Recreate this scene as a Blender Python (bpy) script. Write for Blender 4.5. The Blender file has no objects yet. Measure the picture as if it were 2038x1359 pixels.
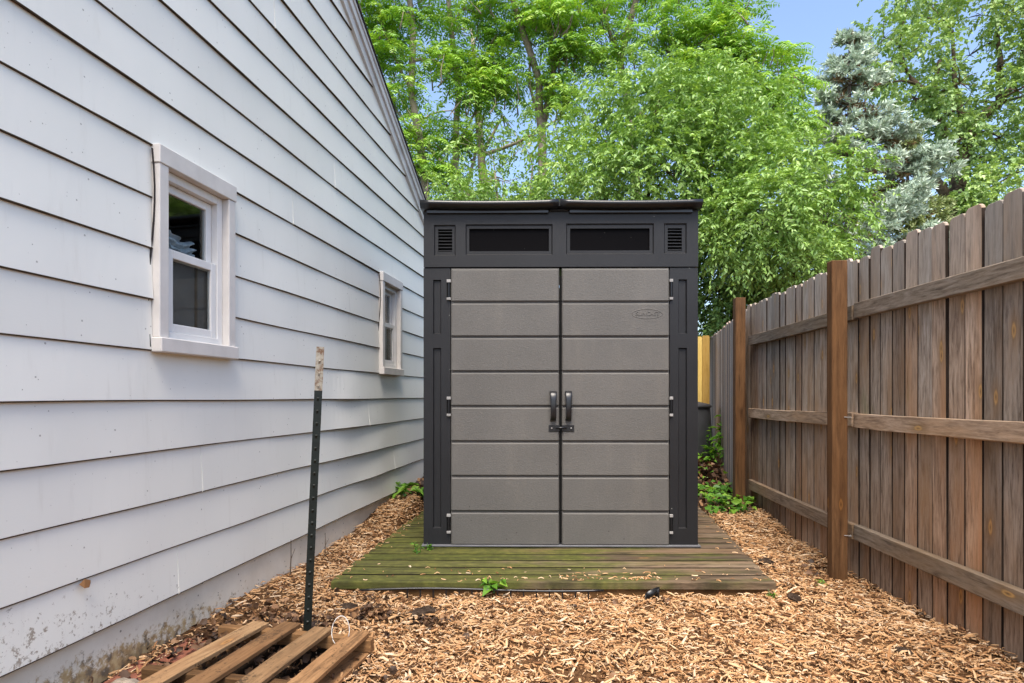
import bpy, math, random
import numpy as np
from mathutils import Vector, Matrix

random.seed(7); RNG = np.random.default_rng(7)
sc = bpy.context.scene
COL = sc.collection
R = math.radians

# ------------------------------------------------------------------ camera
CAMZ = 1.06; F = 1190.0; CX = 1019.0; HZ = 788.0
cam = bpy.data.cameras.new('camera'); camo = bpy.data.objects.new('camera', cam); COL.objects.link(camo)
camo.location = (0, 0, CAMZ); camo.rotation_euler = (R(90), 0, 0)
cam.sensor_width = 36; cam.lens = F/2038*36; cam.shift_y = (HZ-679.5)/2038
cam.clip_start = 0.05; cam.clip_end = 2000
sc.camera = camo
# ------------------------------------------------------------------ sky, sun, exposure
SUN_EL, SUN_AZ = 62.0, 186.0          # sun high behind the camera, a little to the left; azimuth from +Y towards +X
w = bpy.data.worlds.new('World'); sc.world = w; w.use_nodes = True
wn = w.node_tree; wn.nodes.clear()
sky = wn.nodes.new('ShaderNodeTexSky'); sky.sky_type = 'NISHITA'; sky.sun_disc = False
sky.sun_elevation = R(SUN_EL); sky.sun_rotation = R(SUN_AZ)
sky.air_density = 1.0; sky.dust_density = 2.5; sky.ozone_density = 1.6
bg = wn.nodes.new('ShaderNodeBackground'); bg.inputs[1].default_value = 0.105
wo = wn.nodes.new('ShaderNodeOutputWorld')
wn.links.new(sky.outputs[0], bg.inputs[0]); wn.links.new(bg.outputs[0], wo.inputs[0])
sl = bpy.data.lights.new('sun', 'SUN'); sl.energy = 1.5; sl.angle = R(32); sl.color = (1, .92, .80)
so = bpy.data.objects.new('sun', sl); COL.objects.link(so)
so.rotation_euler = (R(90-SUN_EL), 0, R(180-SUN_AZ)); so.location = (0, -5, 12)
sc.view_settings.view_transform = 'Standard'; sc.view_settings.look = 'None'
sc.view_settings.exposure = 1.74; sc.view_settings.gamma = 1.0
sc.view_settings.use_curve_mapping = False
sc.cycles.max_bounces = 6; sc.cycles.diffuse_bounces = 3; sc.cycles.glossy_bounces = 3; sc.cycles.transmission_bounces = 5

def at(px, py, d):
    return np.array([(px-CX)/F*d, d, CAMZ+(HZ-py)/F*d])

# ------------------------------------------------------------------ helpers
def tag(o, label=None, cat=None, group=None, kind=None):
    if label: o['label'] = label
    if cat: o['category'] = cat
    if group: o['group'] = group
    if kind: o['kind'] = kind
    return o
def empty(name, loc, rz=0, label=None, cat=None, group=None):
    o = bpy.data.objects.new(name, None); COL.objects.link(o)
    o.location = loc; o.rotation_euler = (0, 0, rz); o.empty_display_size = .1
    return tag(o, label, cat, group)
def link(name, me, parent=None, loc=(0,0,0), rot=(0,0,0)):
    o = bpy.data.objects.new(name, me); COL.objects.link(o)
    o.location = loc; o.rotation_euler = rot
    if parent is not None: o.parent = parent
    return o
class MB:
    def __init__(s): s.v = []; s.f = []; s.m = []
    def add(s, vs, fs, mi=0):
        n = len(s.v); s.v += [tuple(map(float, p)) for p in vs]
        s.f += [tuple(i+n for i in f) for f in fs]; s.m += [mi]*len(fs); return s
    def box(s, x0, x1, y0, y1, z0, z1, mi=0):
        return s.add([(x0,y0,z0),(x1,y0,z0),(x1,y1,z0),(x0,y1,z0),(x0,y0,z1),(x1,y0,z1),(x1,y1,z1),(x0,y1,z1)],
                     [(0,3,2,1),(4,5,6,7),(0,1,5,4),(1,2,6,5),(2,3,7,6),(3,0,4,7)], mi)
    def cbox(s, x0, x1, y0, y1, z0, z1, b=.003, mi=0, jit=0):
        vs = []; idx = {}
        for ix, x in enumerate((x0, x1)):
            for iy, y in enumerate((y0, y1)):
                for iz, z in enumerate((z0, z1)):
                    sx, sy, sz = 1-2*ix, 1-2*iy, 1-2*iz
                    j = [random.uniform(-jit, jit) for _ in range(3)]
                    for a in range(3):
                        p = [x+sx*b, y+sy*b, z+sz*b]
                        p[a] = (x, y, z)[a]
                        idx[(ix,iy,iz,a)] = len(vs); vs.append([p[k]+j[k] for k in range(3)])
        fs = []
        for a in range(3):
            for e in (0, 1):
                o = [k for k in range(3) if k != a]; q = []
                for (u, v) in ((0,0),(1,0),(1,1),(0,1)):
                    c = [0,0,0]; c[a] = e; c[o[0]] = u; c[o[1]] = v; q.append(idx[(*c, a)])
                fs.append(tuple(q))
        for a in range(3):                                   # edges along axis a
            o = [k for k in range(3) if k != a]
            for u in (0, 1):
                for v in (0, 1):
                    c0 = [0,0,0]; c0[o[0]] = u; c0[o[1]] = v; c1 = list(c0); c1[a] = 1
                    fs.append((idx[(*c0,o[0])], idx[(*c0,o[1])], idx[(*c1,o[1])], idx[(*c1,o[0])]))
        for ix in (0,1):
            for iy in (0,1):
                for iz in (0,1): fs.append(tuple(idx[(ix,iy,iz,a)] for a in range(3)))
        return s.add(vs, fs, mi)
    def tube(s, path, radii, n=6, cap=True, mi=0):
        path = [Vector(p) for p in path]; vs = []; fs = []
        for i, p in enumerate(path):
            d = (path[min(i+1, len(path)-1)]-path[max(i-1, 0)])
            if d.length < 1e-9: d = Vector((0,0,1))
            d.normalize(); up = Vector((0,0,1)) if abs(d.z) < .9 else Vector((0,1,0))
            a = d.cross(up).normalized(); b = a.cross(d)
            r = radii[i] if hasattr(radii, '__len__') else radii
            for k in range(n):
                t = 2*math.pi*k/n; vs.append(p+a*(r*math.cos(t))+b*(r*math.sin(t)))
        for i in range(len(path)-1):
            for k in range(n):
                k2 = (k+1) % n; fs.append((i*n+k, i*n+k2, (i+1)*n+k2, (i+1)*n+k))
        if cap: fs.append(tuple(range(n))[::-1]); fs.append(tuple((len(path)-1)*n+k for k in range(n)))
        return s.add(vs, fs, mi)
    def lathe(s, prof, n=24, c=(0,0), mi=0):
        vs = []; fs = []
        for r, z in prof:
            for k in range(n):
                t = 2*math.pi*k/n; vs.append((c[0]+r*math.cos(t), c[1]+r*math.sin(t), z))
        for i in range(len(prof)-1):
            for k in range(n):
                k2 = (k+1) % n; fs.append((i*n+k, i*n+k2, (i+1)*n+k2, (i+1)*n+k))
        return s.add(vs, fs, mi)
    def mesh(s, name, mats, smooth=False):
        me = bpy.data.meshes.new(name); me.from_pydata(s.v, [], s.f)
        for m in (mats if isinstance(mats, (list, tuple)) else [mats]): me.materials.append(m)
        me.polygons.foreach_set('material_index', s.m)
        if smooth: me.polygons.foreach_set('use_smooth', [True]*len(s.f))
        import bmesh
        bm = bmesh.new(); bm.from_mesh(me); bmesh.ops.recalc_face_normals(bm, faces=bm.faces); bm.to_mesh(me); bm.free()
        me.update(); return me
    def build(s, name, mats, parent=None, smooth=False, loc=(0,0,0), rot=(0,0,0)):
        return link(name, s.mesh(name, mats, smooth), parent, loc, rot)
def np_mesh(name, V, Fc, mat, rnd=None, smooth=False):
    V = np.asarray(V, np.float32); Fc = np.asarray(Fc, np.int32)
    me = bpy.data.meshes.new(name); k = Fc.shape[1]
    me.vertices.add(len(V)); me.vertices.foreach_set('co', V.ravel())
    me.loops.add(Fc.size); me.loops.foreach_set('vertex_index', Fc.ravel())
    me.polygons.add(len(Fc)); me.polygons.foreach_set('loop_start', np.arange(0, Fc.size, k, dtype=np.int32))
    if smooth: me.polygons.foreach_set('use_smooth', np.ones(len(Fc), bool))
    if rnd is not None:
        a = me.attributes.new('rnd', 'FLOAT', 'POINT'); a.data.foreach_set('value', np.asarray(rnd, np.float32))
    me.materials.append(mat); me.update(calc_edges=True); return me
def wob(P, sc_=1.0, seed=0):                       # smooth pseudo noise -1..1
    P = np.asarray(P)*sc_; r = np.random.default_rng(seed); o = np.zeros(len(P)); a = 1; t = 0
    for k in range(4):
        for _ in range(3):
            d = r.normal(size=3)*(1.9**k); o += a*np.sin(P@d+r.uniform(0, 6.28))
        t += a*1.6; a *= .6
    return o/t

# ------------------------------------------------------------------ materials
class NT:
    def __init__(s, name):
        s.m = bpy.data.materials.new(name); s.m.use_nodes = True; s.t = s.m.node_tree; s.n = s.t.nodes
        s.b = s.n['Principled BSDF']; s.out = s.n['Material Output']
    def new(s, ty, **kw):
        n = s.n.new('ShaderNode'+ty)
        for k, v in kw.items(): setattr(n, k, v)
        return n
    def set(s, node, i, val):
        if hasattr(val, 'is_output'): s.t.links.new(val, node.inputs[i])
        else: node.inputs[i].default_value = val
    def math(s, op, a, b=0, c=None, clamp=False):
        n = s.new('Math', operation=op, use_clamp=clamp); s.set(n, 0, a); s.set(n, 1, b)
        if c is not None: s.set(n, 2, c)
        return n.outputs[0]
    def vmath(s, op, a, b):
        n = s.new('VectorMath', operation=op); s.set(n, 0, a); s.set(n, 1, b); return n.outputs[0]
    def mapping(s, vec, scale=(1,1,1), loc=(0,0,0), rot=(0,0,0)):
        n = s.new('Mapping'); s.set(n, 0, vec); n.inputs[1].default_value = loc; n.inputs[2].default_value = rot; n.inputs[3].default_value = scale; return n.outputs[0]
    def noise(s, vec, scale=5, detail=4, rough=.55, dist=0):
        n = s.new('TexNoise'); s.set(n, 'Vector', vec); s.set(n, 'Scale', scale); s.set(n, 'Detail', detail); s.set(n, 'Roughness', rough); s.set(n, 'Distortion', dist); return n.outputs[0]
    def voro(s, vec, scale=5, rand=1.0, feature='F1', dim='3D'):
        n = s.new('TexVoronoi', feature=feature, voronoi_dimensions=dim); s.set(n, 'Vector', vec); s.set(n, 'Scale', scale); s.set(n, 'Randomness', rand); return n
    def ramp(s, fac, stops, interp='LINEAR'):
        n = s.new('ValToRGB'); s.set(n, 0, fac); e = n.color_ramp; e.interpolation = interp
        while len(e.elements) < len(stops): e.elements.new(.5)
        for el, (p, c) in zip(e.elements, stops):
            el.position = p; el.color = (*c, 1) if hasattr(c, '__len__') else (c, c, c, 1)
        return n.outputs[0]
    def mix(s, fac, a, b, mode='MIX'):
        n = s.new('Mix', data_type='RGBA', blend_type=mode); s.set(n, 0, fac)
        for i, v in ((6, a), (7, b)):
            if isinstance(v, tuple) and len(v) == 3: v = (*v, 1)
            s.set(n, i, v)
        return n.outputs[2]
    def smooth(s, v, lo, hi):
        n = s.new('MapRange', interpolation_type='SMOOTHSTEP'); s.set(n, 0, v); s.set(n, 1, lo); s.set(n, 2, hi); return n.outputs[0]
    def bump(s, h, strength=.3, dist=.01):
        n = s.new('Bump'); s.set(n, 'Height', h); s.set(n, 'Strength', strength); s.set(n, 'Distance', dist)
        s.t.links.new(n.outputs[0], s.b.inputs['Normal']); return n.outputs[0]
    def obj(s): return s.new('TexCoord').outputs['Object']
    def pos(s): return s.new('NewGeometry').outputs['Position']
    def sep(s, v):
        n = s.new('SeparateXYZ'); s.set(n, 0, v); return n.outputs
    def rand(s): return s.new('ObjectInfo').outputs['Random']
    def base(s, c, rough=.6, spec=.3, metal=0):
        if isinstance(c, tuple) and len(c) == 3: c = (*c, 1)
        s.set(s.b, 'Base Color', c); s.set(s.b, 'Roughness', rough); s.set(s.b, 'Specular IOR Level', spec); s.set(s.b, 'Metallic', metal); return s

def wood(name, axis, light, mid, dark, warm, warm_amt=.4, knots=.35, rough=.85, grainscale=1.0, moss=None, flat=None, huevar=.5):
    """weathered lumber with the grain along axis; each object is shifted by its own random number"""
    t = NT(name); o = t.obj(); r = t.rand()
    cmb = t.new('CombineXYZ')
    for i, k in enumerate((31.7, 17.3, 53.1)): t.set(cmb, i, t.math('MULTIPLY', r, k))
    v = t.vmath('ADD', o, cmb.outputs[0])
    sca = lambda a, c: tuple(a if i == axis else c for i in range(3))
    fine = t.noise(t.mapping(v, sca(9.0*grainscale, 85*grainscale)), 1, 7, .72, .4)
    med = t.noise(t.mapping(v, sca(2.0*grainscale, 20*grainscale)), 1, 5, .6, 1.8)
    big = t.noise(t.mapping(v, sca(1.4, 5)), 1, 3, .5)
    c = t.ramp(t.math('ADD', t.math('MULTIPLY', fine, .55), t.math('MULTIPLY', med, .5)),
               [(.36, dark), (.52, mid), (.70, light)])
    wm = t.math('MULTIPLY', t.smooth(t.math('ADD', t.math('MULTIPLY', big, .8), t.math('MULTIPLY', med, .35)), .5, .78), warm_amt)
    c = t.mix(wm, c, warm)
    c = t.mix(t.math('MULTIPLY', t.smooth(t.math('FRACT', t.math('MULTIPLY', r, 7.31)), .35, 1.0), huevar), c, t.mix(1, c, (1.12, .84, .62), 'MULTIPLY'))
    # per board brightness
    c = t.mix(1.0, c, t.ramp(r, [(0, .52), (.5, .88), (1, 1.25)]), 'MULTIPLY')
    h = t.math('ADD', t.math('MULTIPLY', fine, .7), t.math('MULTIPLY', med, .3))
    # checks (dark cracks)
    crk = t.smooth(t.noise(t.mapping(v, sca(1.6, 60)), 1, 2, .5, .5), .70, .76)
    c = t.mix(t.math('MULTIPLY', crk, .6), c, tuple(x*.35 for x in dark))
    if knots:
        sp_ = t.sep(v); cr = [i_ for i_ in range(3) if i_ != axis and i_ != flat]
        ac = sp_[cr[0]] if len(cr) == 1 else t.math('ADD', sp_[cr[0]], sp_[cr[1]])
        k2d = t.new('CombineXYZ'); t.set(k2d, 0, t.math('MULTIPLY', ac, 7.5)); t.set(k2d, 1, t.math('MULTIPLY', sp_[axis], 2.6)); vo = t.voro(k2d.outputs[0], 1.0, dim='2D')
        sel = t.math('GREATER_THAN', t.sep(vo.outputs['Color'])[0], 1-knots)
        d = t.math('ADD', vo.outputs['Distance'], t.math('MULTIPLY', t.math('SUBTRACT', fine, .5), .08))
        k1 = t.math('MULTIPLY', t.math('SUBTRACT', 1, t.smooth(d, .05, .13)), sel)
        k2 = t.math('MULTIPLY', t.math('SUBTRACT', 1, t.smooth(d, .10, .30)), sel)
        c = t.mix(t.math('MULTIPLY', k2, .45), c, tuple(x*.7 for x in warm))
        c = t.mix(t.math('MULTIPLY', k1, .75), c, t.ramp(d, [(.0, tuple(x*.4 for x in warm)), (.06, tuple(min(1, x*y_) for x, y_ in zip(warm, (1.7, 1.65, 1.2)))), (.12, tuple(x*.5 for x in dark))]))
    if moss: c = moss(t, c, v, fine, med)
    t.base(c, rough, .2); t.bump(h, .5, .004); return t.m
def plain(name, c, rough=.6, spec=.3, metal=0, vary=.15, scale=8, bump=0, bscale=60):
    t = NT(name); o = t.obj(); n = t.noise(o, scale, 5)
    cc = t.ramp(n, [(.3, tuple(x*(1-vary) for x in c)), (.7, tuple(min(1, x*(1+vary)) for x in c))])
    t.base(cc, rough, spec, metal)
    if bump: t.bump(t.noise(o, bscale, 4), bump, .003)
    return t.m
def leafmat(name, stops, trans=.35, rough=.45, tcol=None):
    t = NT(name); a = t.new('Attribute', attribute_name='rnd'); c = t.ramp(a.outputs['Fac'], stops)
    t.base(c, rough*.85, .5)
    if trans:
        tr = t.new('BsdfTranslucent'); t.set(tr, 0, t.mix(1, c, tcol or (1.0, 1.0, .45), 'MULTIPLY'))
        mx = t.new('MixShader'); t.set(mx, 0, trans); t.t.links.new(t.b.outputs[0], mx.inputs[1]); t.t.links.new(tr.outputs[0], mx.inputs[2])
        t.t.links.new(mx.outputs[0], t.out.inputs[0])
    return t.m

# --- siding
def siding_mat():
    t = NT('white_siding'); p = t.pos(); z = t.sep(p)[2]; y = t.sep(p)[1]; r = t.rand()
    big = t.noise(p, 1.3, 4); c = t.ramp(big, [(.3, (.805, .79, .725)), (.7, (.85, .835, .77))])
    c = t.mix(1, c, t.ramp(r, [(0, .95), (1, 1.02)]), 'MULTIPLY')
    # streaky run-off grime
    st = t.noise(t.mapping(p, (6, 6, .8)), 4, 5, .6)
    c = t.mix(t.math('MULTIPLY', t.smooth(st, .56, .8), .16), c, (.42, .38, .31))
    # dirt splash near the ground, strongest close to the pallet
    n1 = t.noise(p, 34, 8, .78, .1); low = t.math('SUBTRACT', 1, t.smooth(z, .2, .72)); nearp = t.math('SUBTRACT', 1, t.smooth(y, 1.6, 3.6))
    lv = t.math('MULTIPLY', low, t.math('ADD', .25, t.math('MULTIPLY', nearp, .9)))
    c = t.mix(t.math('MULTIPLY', t.smooth(t.math('ADD', n1, t.math('MULTIPLY', lv, .22)), .755, .815), .7), c, (.17, .105, .05))
    # specks
    for scl, th, am in ((44, .955, .6), (95, .965, .5)):
        vo = t.voro(p, scl); sp = t.math('MULTIPLY', t.math('LESS_THAN', vo.outputs['Distance'], .16), t.math('GREATER_THAN', t.sep(vo.outputs['Color'])[0], th))
        c = t.mix(t.math('MULTIPLY', sp, am), c, (.16, .13, .1))
    t.base(c, .42, .35); t.bump(t.noise(t.mapping(p, (60, 14, 60)), 3, 4), .12, .002); return t.m
def found_mat():
    t = NT('painted_foundation'); p = t.pos(); z = t.sep(p)[2]; y = t.sep(p)[1]
    n = t.noise(p, 5, 6, .6); c = t.ramp(n, [(.3, (.68, .61, .50)), (.65, (.80, .735, .62))])
    n1 = t.noise(p, 26, 8, .78, .1); low = t.math('SUBTRACT', 1, t.smooth(z, .02, .26)); nearp = t.math('SUBTRACT', 1, t.smooth(y, 2.0, 3.4))
    g = t.smooth(t.math('ADD', n1, t.math('MULTIPLY', low, t.math('ADD', .12, t.math('MULTIPLY', nearp, .30)))), .68, .82)
    c = t.mix(t.math('MULTIPLY', g, .85), c, t.ramp(t.noise(p, 30, 4), [(.35, (.08, .045, .015)), (.5, (.34, .20, .06)), (.65, (.50, .36, .16))]))
    vo = t.voro(p, 45); sp = t.math('MULTIPLY', t.math('LESS_THAN', vo.outputs['Distance'], .2), t.math('GREATER_THAN', t.sep(vo.outputs['Color'])[0], .88))
    c = t.mix(t.math('MULTIPLY', sp, .7), c, (.12, .09, .06))
    t.base(c, .85, .2); t.bump(t.noise(p, 40, 6), .35, .006); return t.m
M = {}
M['siding'] = siding_mat(); M['found'] = found_mat()
M['lapedge'] = plain('lap_edge_dirt_and_shadow', (.075, .052, .034), .9, .1, vary=.4, scale=14)  # dirt on lap undersides; on the front lip a painted shadow line
M['trim'] = plain('cream_window_trim', (.66, .62, .575), .5, .3, vary=.07, scale=12, bump=.1)
M['vinyl'] = plain('white_vinyl', (.74, .72, .69), .4, .35, vary=.05, scale=10)
M['alu'] = plain('white_rake_metal', (.62, .61, .60), .4, .4, vary=.15, scale=6)
M['darkgap'] = plain('dark_gap', (.035, .03, .03), .9, .1)
M['shingle'] = plain('asphalt_shingle', (.055, .05, .048), .95, .1, vary=.4, scale=40, bump=.5)
M['screen'] = plain('insect_screen', (.125, .112, .103), .8, .15, vary=.2, scale=7)
M['room'] = plain('dark_room', (.03, .028, .028), .9, .1)
M['film'] = plain('plastic_film', (.42, .47, .52), .18, .6, vary=.3, scale=30)
t = NT('window_glass'); t.base((.9, .95, .95), .03, .5); t.set(t.b, 'Transmission Weight', 1.0); t.set(t.b, 'IOR', 1.3)
M['glass'] = t.m
# --- shed plastics
def charcoal():
    t = NT('charcoal_plastic'); o = t.obj(); n = t.noise(o, 3, 5); c = t.ramp(n, [(.3, (.0095, .0095, .0108)), (.7, (.0140, .0140, .0158))])
    vo = t.voro(o, 26); sp = t.math('MULTIPLY', t.math('LESS_THAN', vo.outputs['Distance'], .07), t.math('GREATER_THAN', t.sep(vo.outputs['Color'])[0], .93))
    c = t.mix(t.math('MULTIPLY', sp, .6), c, (.5, .5, .45))
    t.base(c, .52, .4); g = t.noise(t.mapping(o, (60, 60, 9)), 2, 6, .6, .8); t.bump(g, .35, .003); return t.m
def doorplastic():
    t = NT('grey_door_plastic'); o = t.obj(); r = t.rand(); z = t.sep(t.pos())[2]
    n = t.noise(o, 2.2, 4); c = t.ramp(n, [(.3, (.111, .105, .097)), (.7, (.130, .123, .114))])
    c = t.mix(1, c, t.ramp(r, [(0, .96), (1, 1.04)]), 'MULTIPLY')
    mot = t.noise(t.mapping(o, (40, 40, 70)), 2, 5, .7); c = t.mix(1, c, t.ramp(mot, [(.3, .90), (.7, 1.10)]), 'MULTIPLY')
    ds = t.smooth(t.noise(t.mapping(t.pos(), (5, 5, 1.2)), 1.2, 5, .65), .48, .75); c = t.mix(t.math('MULTIPLY', ds, .10), c, (.30, .26, .21))
    low = t.math('SUBTRACT', 1, t.smooth(z, .1, .35)); vo = t.voro(t.vmath('ADD', o, t.vmath('MULTIPLY', (9, 7, 5), t.mix(0, r, r))), 30)
    sp = t.math('MULTIPLY', t.math('LESS_THAN', vo.outputs['Distance'], .14), t.math('GREATER_THAN', t.sep(vo.outputs['Color'])[0], t.math('SUBTRACT', .985, t.math('MULTIPLY', low, .1))))
    c = t.mix(t.math('MULTIPLY', sp, .7), c, (.05, .045, .04))
    t.base(c, .62, .3); g = t.noise(t.mapping(o, (30, 30, 60)), 3, 6, .62, 1.0); t.bump(g, .6, .004); return t.m
M['charcoal'] = charcoal(); M['door'] = doorplastic()
M['roofp'] = plain('black_roof_plastic', (.009, .009, .010), .28, .5, vary=.25, scale=14)
M['black'] = plain('black_hardware', (.012, .012, .014), .3, .5, vary=.2)
M['gap'] = plain('black_seam', (.006, .006, .006), .8, .1)
M['hinge'] = plain('grey_hinge', (.30, .29, .28), .5, .4, vary=.2, scale=30)
M['basep'] = plain('grey_base', (.13, .13, .14), .6, .3)
t = NT('smoked_pane'); o = t.obj(); vo = t.voro(o, 34); sp = t.math('MULTIPLY', t.math('LESS_THAN', vo.outputs['Distance'], .07), t.math('GREATER_THAN', t.sep(vo.outputs['Color'])[0], .9))
t.base(t.mix(t.math('MULTIPLY', sp, .5), (.004, .0035, .004), (.4, .38, .33)), .5, .04); M['pane'] = t.m
# --- timber
GREY = dict(light=(.70, .62, .53), mid=(.42, .345, .275), dark=(.105, .074, .052), warm=(.38, .225, .11))
def fence_moss(t, c, v, fine, med):
    p = t.pos(); z = t.sep(p)[2]; y = t.sep(p)[1]
    low = t.math('SUBTRACT', 1, t.smooth(z, .15, 1.0))                 # wet-stained feet of the boards
    c = t.mix(t.math('MULTIPLY', low, .55), c, t.mix(1, c, (.80, .58, .40), 'MULTIPLY'))
    top = t.smooth(z, 1.35, 1.8)                                       # bleached tops
    c = t.mix(t.math('MULTIPLY', top, .35), c, (.42, .40, .36))
    g = t.smooth(t.noise(t.mapping(p, (1.2, 3.2, 1.0)), 1.6, 4, .6), .60, .78)
    st = t.smooth(t.noise(t.mapping(v, (14, 14, 1.3)), 1.4, 5, .65, .8), .56, .72)          # dark water stains
    c = t.mix(t.math('MULTIPLY', st, .55), c, t.mix(1, c, (.42, .36, .33), 'MULTIPLY'))
    return t.mix(t.math('MULTIPLY', g, .38), c, (.17, .19, .05))
M['edge'] = plain('board_edge_painted_shade', (.035, .025, .019), .95, .1, vary=.4, scale=12)  # dark colour on picket sides paints in the shade of the gaps
M['picket'] = wood('weathered_picket', 2, **GREY, warm_amt=.7, knots=.42, moss=fence_moss, flat=0, huevar=.6)
M['picket_grey'] = wood('bleached_picket', 2, (.46, .41, .37), (.34, .29, .26), (.19, .155, .13), (.30, .2, .12), .25, .2, flat=0)
M['rail'] = wood('weathered_rail', 1, (.52, .44, .36), (.34, .27, .20), (.12, .085, .06), (.36, .22, .10), .5, .3, flat=0)
M['post'] = wood('brown_post', 2, (.215, .112, .050), (.13, .064, .027), (.055, .026, .011), (.155, .07, .025), .5, .2, grainscale=.7)
def dirt_specks(t, c, v, fine, med):
    p = t.pos(); n = t.noise(p, 60, 6, .75); big = t.noise(p, 7, 4)
    return t.mix(t.math('MULTIPLY', t.smooth(t.math('ADD', n, t.math('MULTIPLY', t.math('SUBTRACT', big, .5), .5)), .58, .66), .85), c, (.045, .03, .018))
M['pallet'] = wood('pallet_pine', 1, (.40, .255, .13), (.27, .162, .08), (.11, .065, .033), (.30, .15, .065), .5, .2, flat=2, moss=dirt_specks)
M['newpine'] = wood('new_pine', 2, (.80, .60, .20), (.72, .50, .14), (.52, .33, .08), (.66, .40, .10), .4, .25, flat=0)
def deck_moss(t, c, v, fine, med):
    p = t.pos(); x = t.sep(p)[0]; y = t.sep(p)[1]
    n = t.noise(t.mapping(p, (1.2, 5, 1)), 1.7, 5, .65)
    g = t.math('ADD', t.math('MULTIPLY', t.math('SUBTRACT', n, .5), 3.4), t.math('MULTIPLY', t.math('SUBTRACT', .95, x), .62))
    gm = t.smooth(g, -.35, .62)
    c = t.mix(t.math('MULTIPLY', gm, .80), c, t.ramp(t.math('ADD', t.math('MULTIPLY', t.noise(p, 14, 6, .7), .6), t.math('MULTIPLY', t.noise(t.mapping(p, (3, 40, 1)), 2, 5, .7), .4)), [(.3, (.026, .034, .007)), (.5, (.072, .086, .013)), (.72, (.20, .20, .036))]))
    dk = t.smooth(t.noise(t.mapping(p, (1.6, 9, 1)), 1.5, 6, .65), .50, .68)
    return t.mix(t.math('MULTIPLY', dk, .7), c, (.022, .018, .012))
M['deck'] = wood('mossy_deck', 0, (.26, .195, .135), (.16, .115, .076), (.06, .043, .028), (.17, .10, .055), .4, .12, flat=2, moss=deck_moss, huevar=.35)
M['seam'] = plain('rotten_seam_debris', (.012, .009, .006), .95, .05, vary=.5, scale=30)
M['joist'] = plain('dark_joist', (.16, .085, .035), .9, .1, vary=.35, scale=10)
# --- ground things
def chipmat():
    t = NT('wood_chips'); a = t.new('Attribute', attribute_name='rnd'); p = t.pos()
    c = t.ramp(a.outputs['Fac'], [(0, (.08, .045, .026)), (.10, (.24, .12, .055)), (.28, (.43, .235, .105)), (.55, (.58, .36, .18)), (.8, (.68, .475, .275)), (1, (.80, .67, .49))])
    n = t.noise(p, 1.6, 4); c = t.mix(1, c, t.ramp(n, [(.3, (.82, .75, .70)), (.62, (1.05, 1.0, .98))]), 'MULTIPLY')
    g = t.noise(p, 180, 3); c = t.mix(1, c, t.ramp(g, [(.3, .8), (.7, 1.1)]), 'MULTIPLY')
    t.base(c, .85, .15); return t.m
M['chips'] = chipmat()
def groundmat():
    t = NT('soil_and_mulch'); p = t.pos(); y = t.sep(p)[1]
    n = t.noise(p, 45, 7, .7); soil = t.ramp(n, [(.3, (.03, .015, .008)), (.5, (.10, .05, .022)), (.7, (.24, .13, .06))])
    n2 = t.noise(p, 30, 7, .7); litter = t.ramp(n2, [(.3, (.03, .02, .014)), (.55, (.11, .065, .04)), (.75, (.22, .14, .09))])
    grass = t.ramp(t.noise(p, 12, 6, .7), [(.3, (.03, .05, .012)), (.7, (.08, .12, .03))])
    px_ = t.math('DIVIDE', t.math('ADD', t.sep(p)[0], 1.05), .55); py_ = t.math('DIVIDE', t.math('SUBTRACT', y, 1.95), .80)
    dd_ = t.math('ADD', t.math('MULTIPLY', px_, px_), t.math('MULTIPLY', py_, py_))      # soil goes near-black in an ellipse under the pallet
    soil = t.mix(t.math('SUBTRACT', 1, t.smooth(t.math('ADD', dd_, t.math('MULTIPLY', t.math('SUBTRACT', n, .5), .8)), .6, 1.2)), soil, (.02, .013, .009))
    c = t.mix(t.smooth(y, 5.2, 6.0), soil, litter); c = t.mix(t.smooth(y, 8.5, 12), c, grass)
    t.base(c, .95, .1); t.bump(n, .6, .02); return t.m
M['ground'] = groundmat()
M['litter'] = leafmat('dead_leaves', [(0, (.035, .018, .009)), (.3, (.095, .047, .022)), (.7, (.20, .10, .045)), (1, (.34, .19, .09))], 0, .75)
M['clod'] = plain('dark_clod', (.05, .034, .024), .95, .1, vary=.6, scale=40, bump=.8)
M['brick'] = plain('old_red_brick', (.26, .10, .062), .9, .15, vary=.45, scale=22, bump=.6)
M['rock'] = plain('tan_rock', (.36, .29, .22), .9, .2, vary=.3, scale=20, bump=.5)
M['tgreen'] = plain('dark_green_steel', (.007, .011, .009), .45, .4, vary=.35, scale=30, bump=.2)
t = NT('chipped_white_paint'); n = t.noise(t.obj(), 38, 6, .7); t.base(t.ramp(n, [(.42, (.15, .085, .05)), (.50, (.29, .26, .21)), (.7, (.40, .37, .31))]), .6); M['twhite'] = t.m
M['stud'] = plain('worn_stud', (.035, .042, .036), .4, .5, 0, vary=.4, scale=60)
M['wire'] = plain('white_wire', (.72, .70, .66), .5)
M['bin'] = plain('dark_bin_plastic', (.045, .046, .05), .5, .4, vary=.2, scale=6, bump=.15)
M['bark'] = plain('grey_bark', (.20, .165, .13), .95, .1, vary=.4, scale=14, bump=.7, bscale=30)
M['bark2'] = plain('pale_bark', (.30, .25, .195), .95, .1, vary=.35, scale=10, bump=.5, bscale=30)
M['bark3'] = plain('dark_bark', (.115, .085, .06), .95, .1, vary=.5, scale=8, bump=.9, bscale=18)
M['lf_bush'] = leafmat('bush_leaves', [(0, (0.139, 0.257, 0.072)), (.35, (0.244, 0.410, 0.100)), (.7, (0.383, 0.570, 0.144)), (.93, (0.558, 0.723, 0.233)), (1, (0.837, 0.799, 0.506))], .28)
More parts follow.
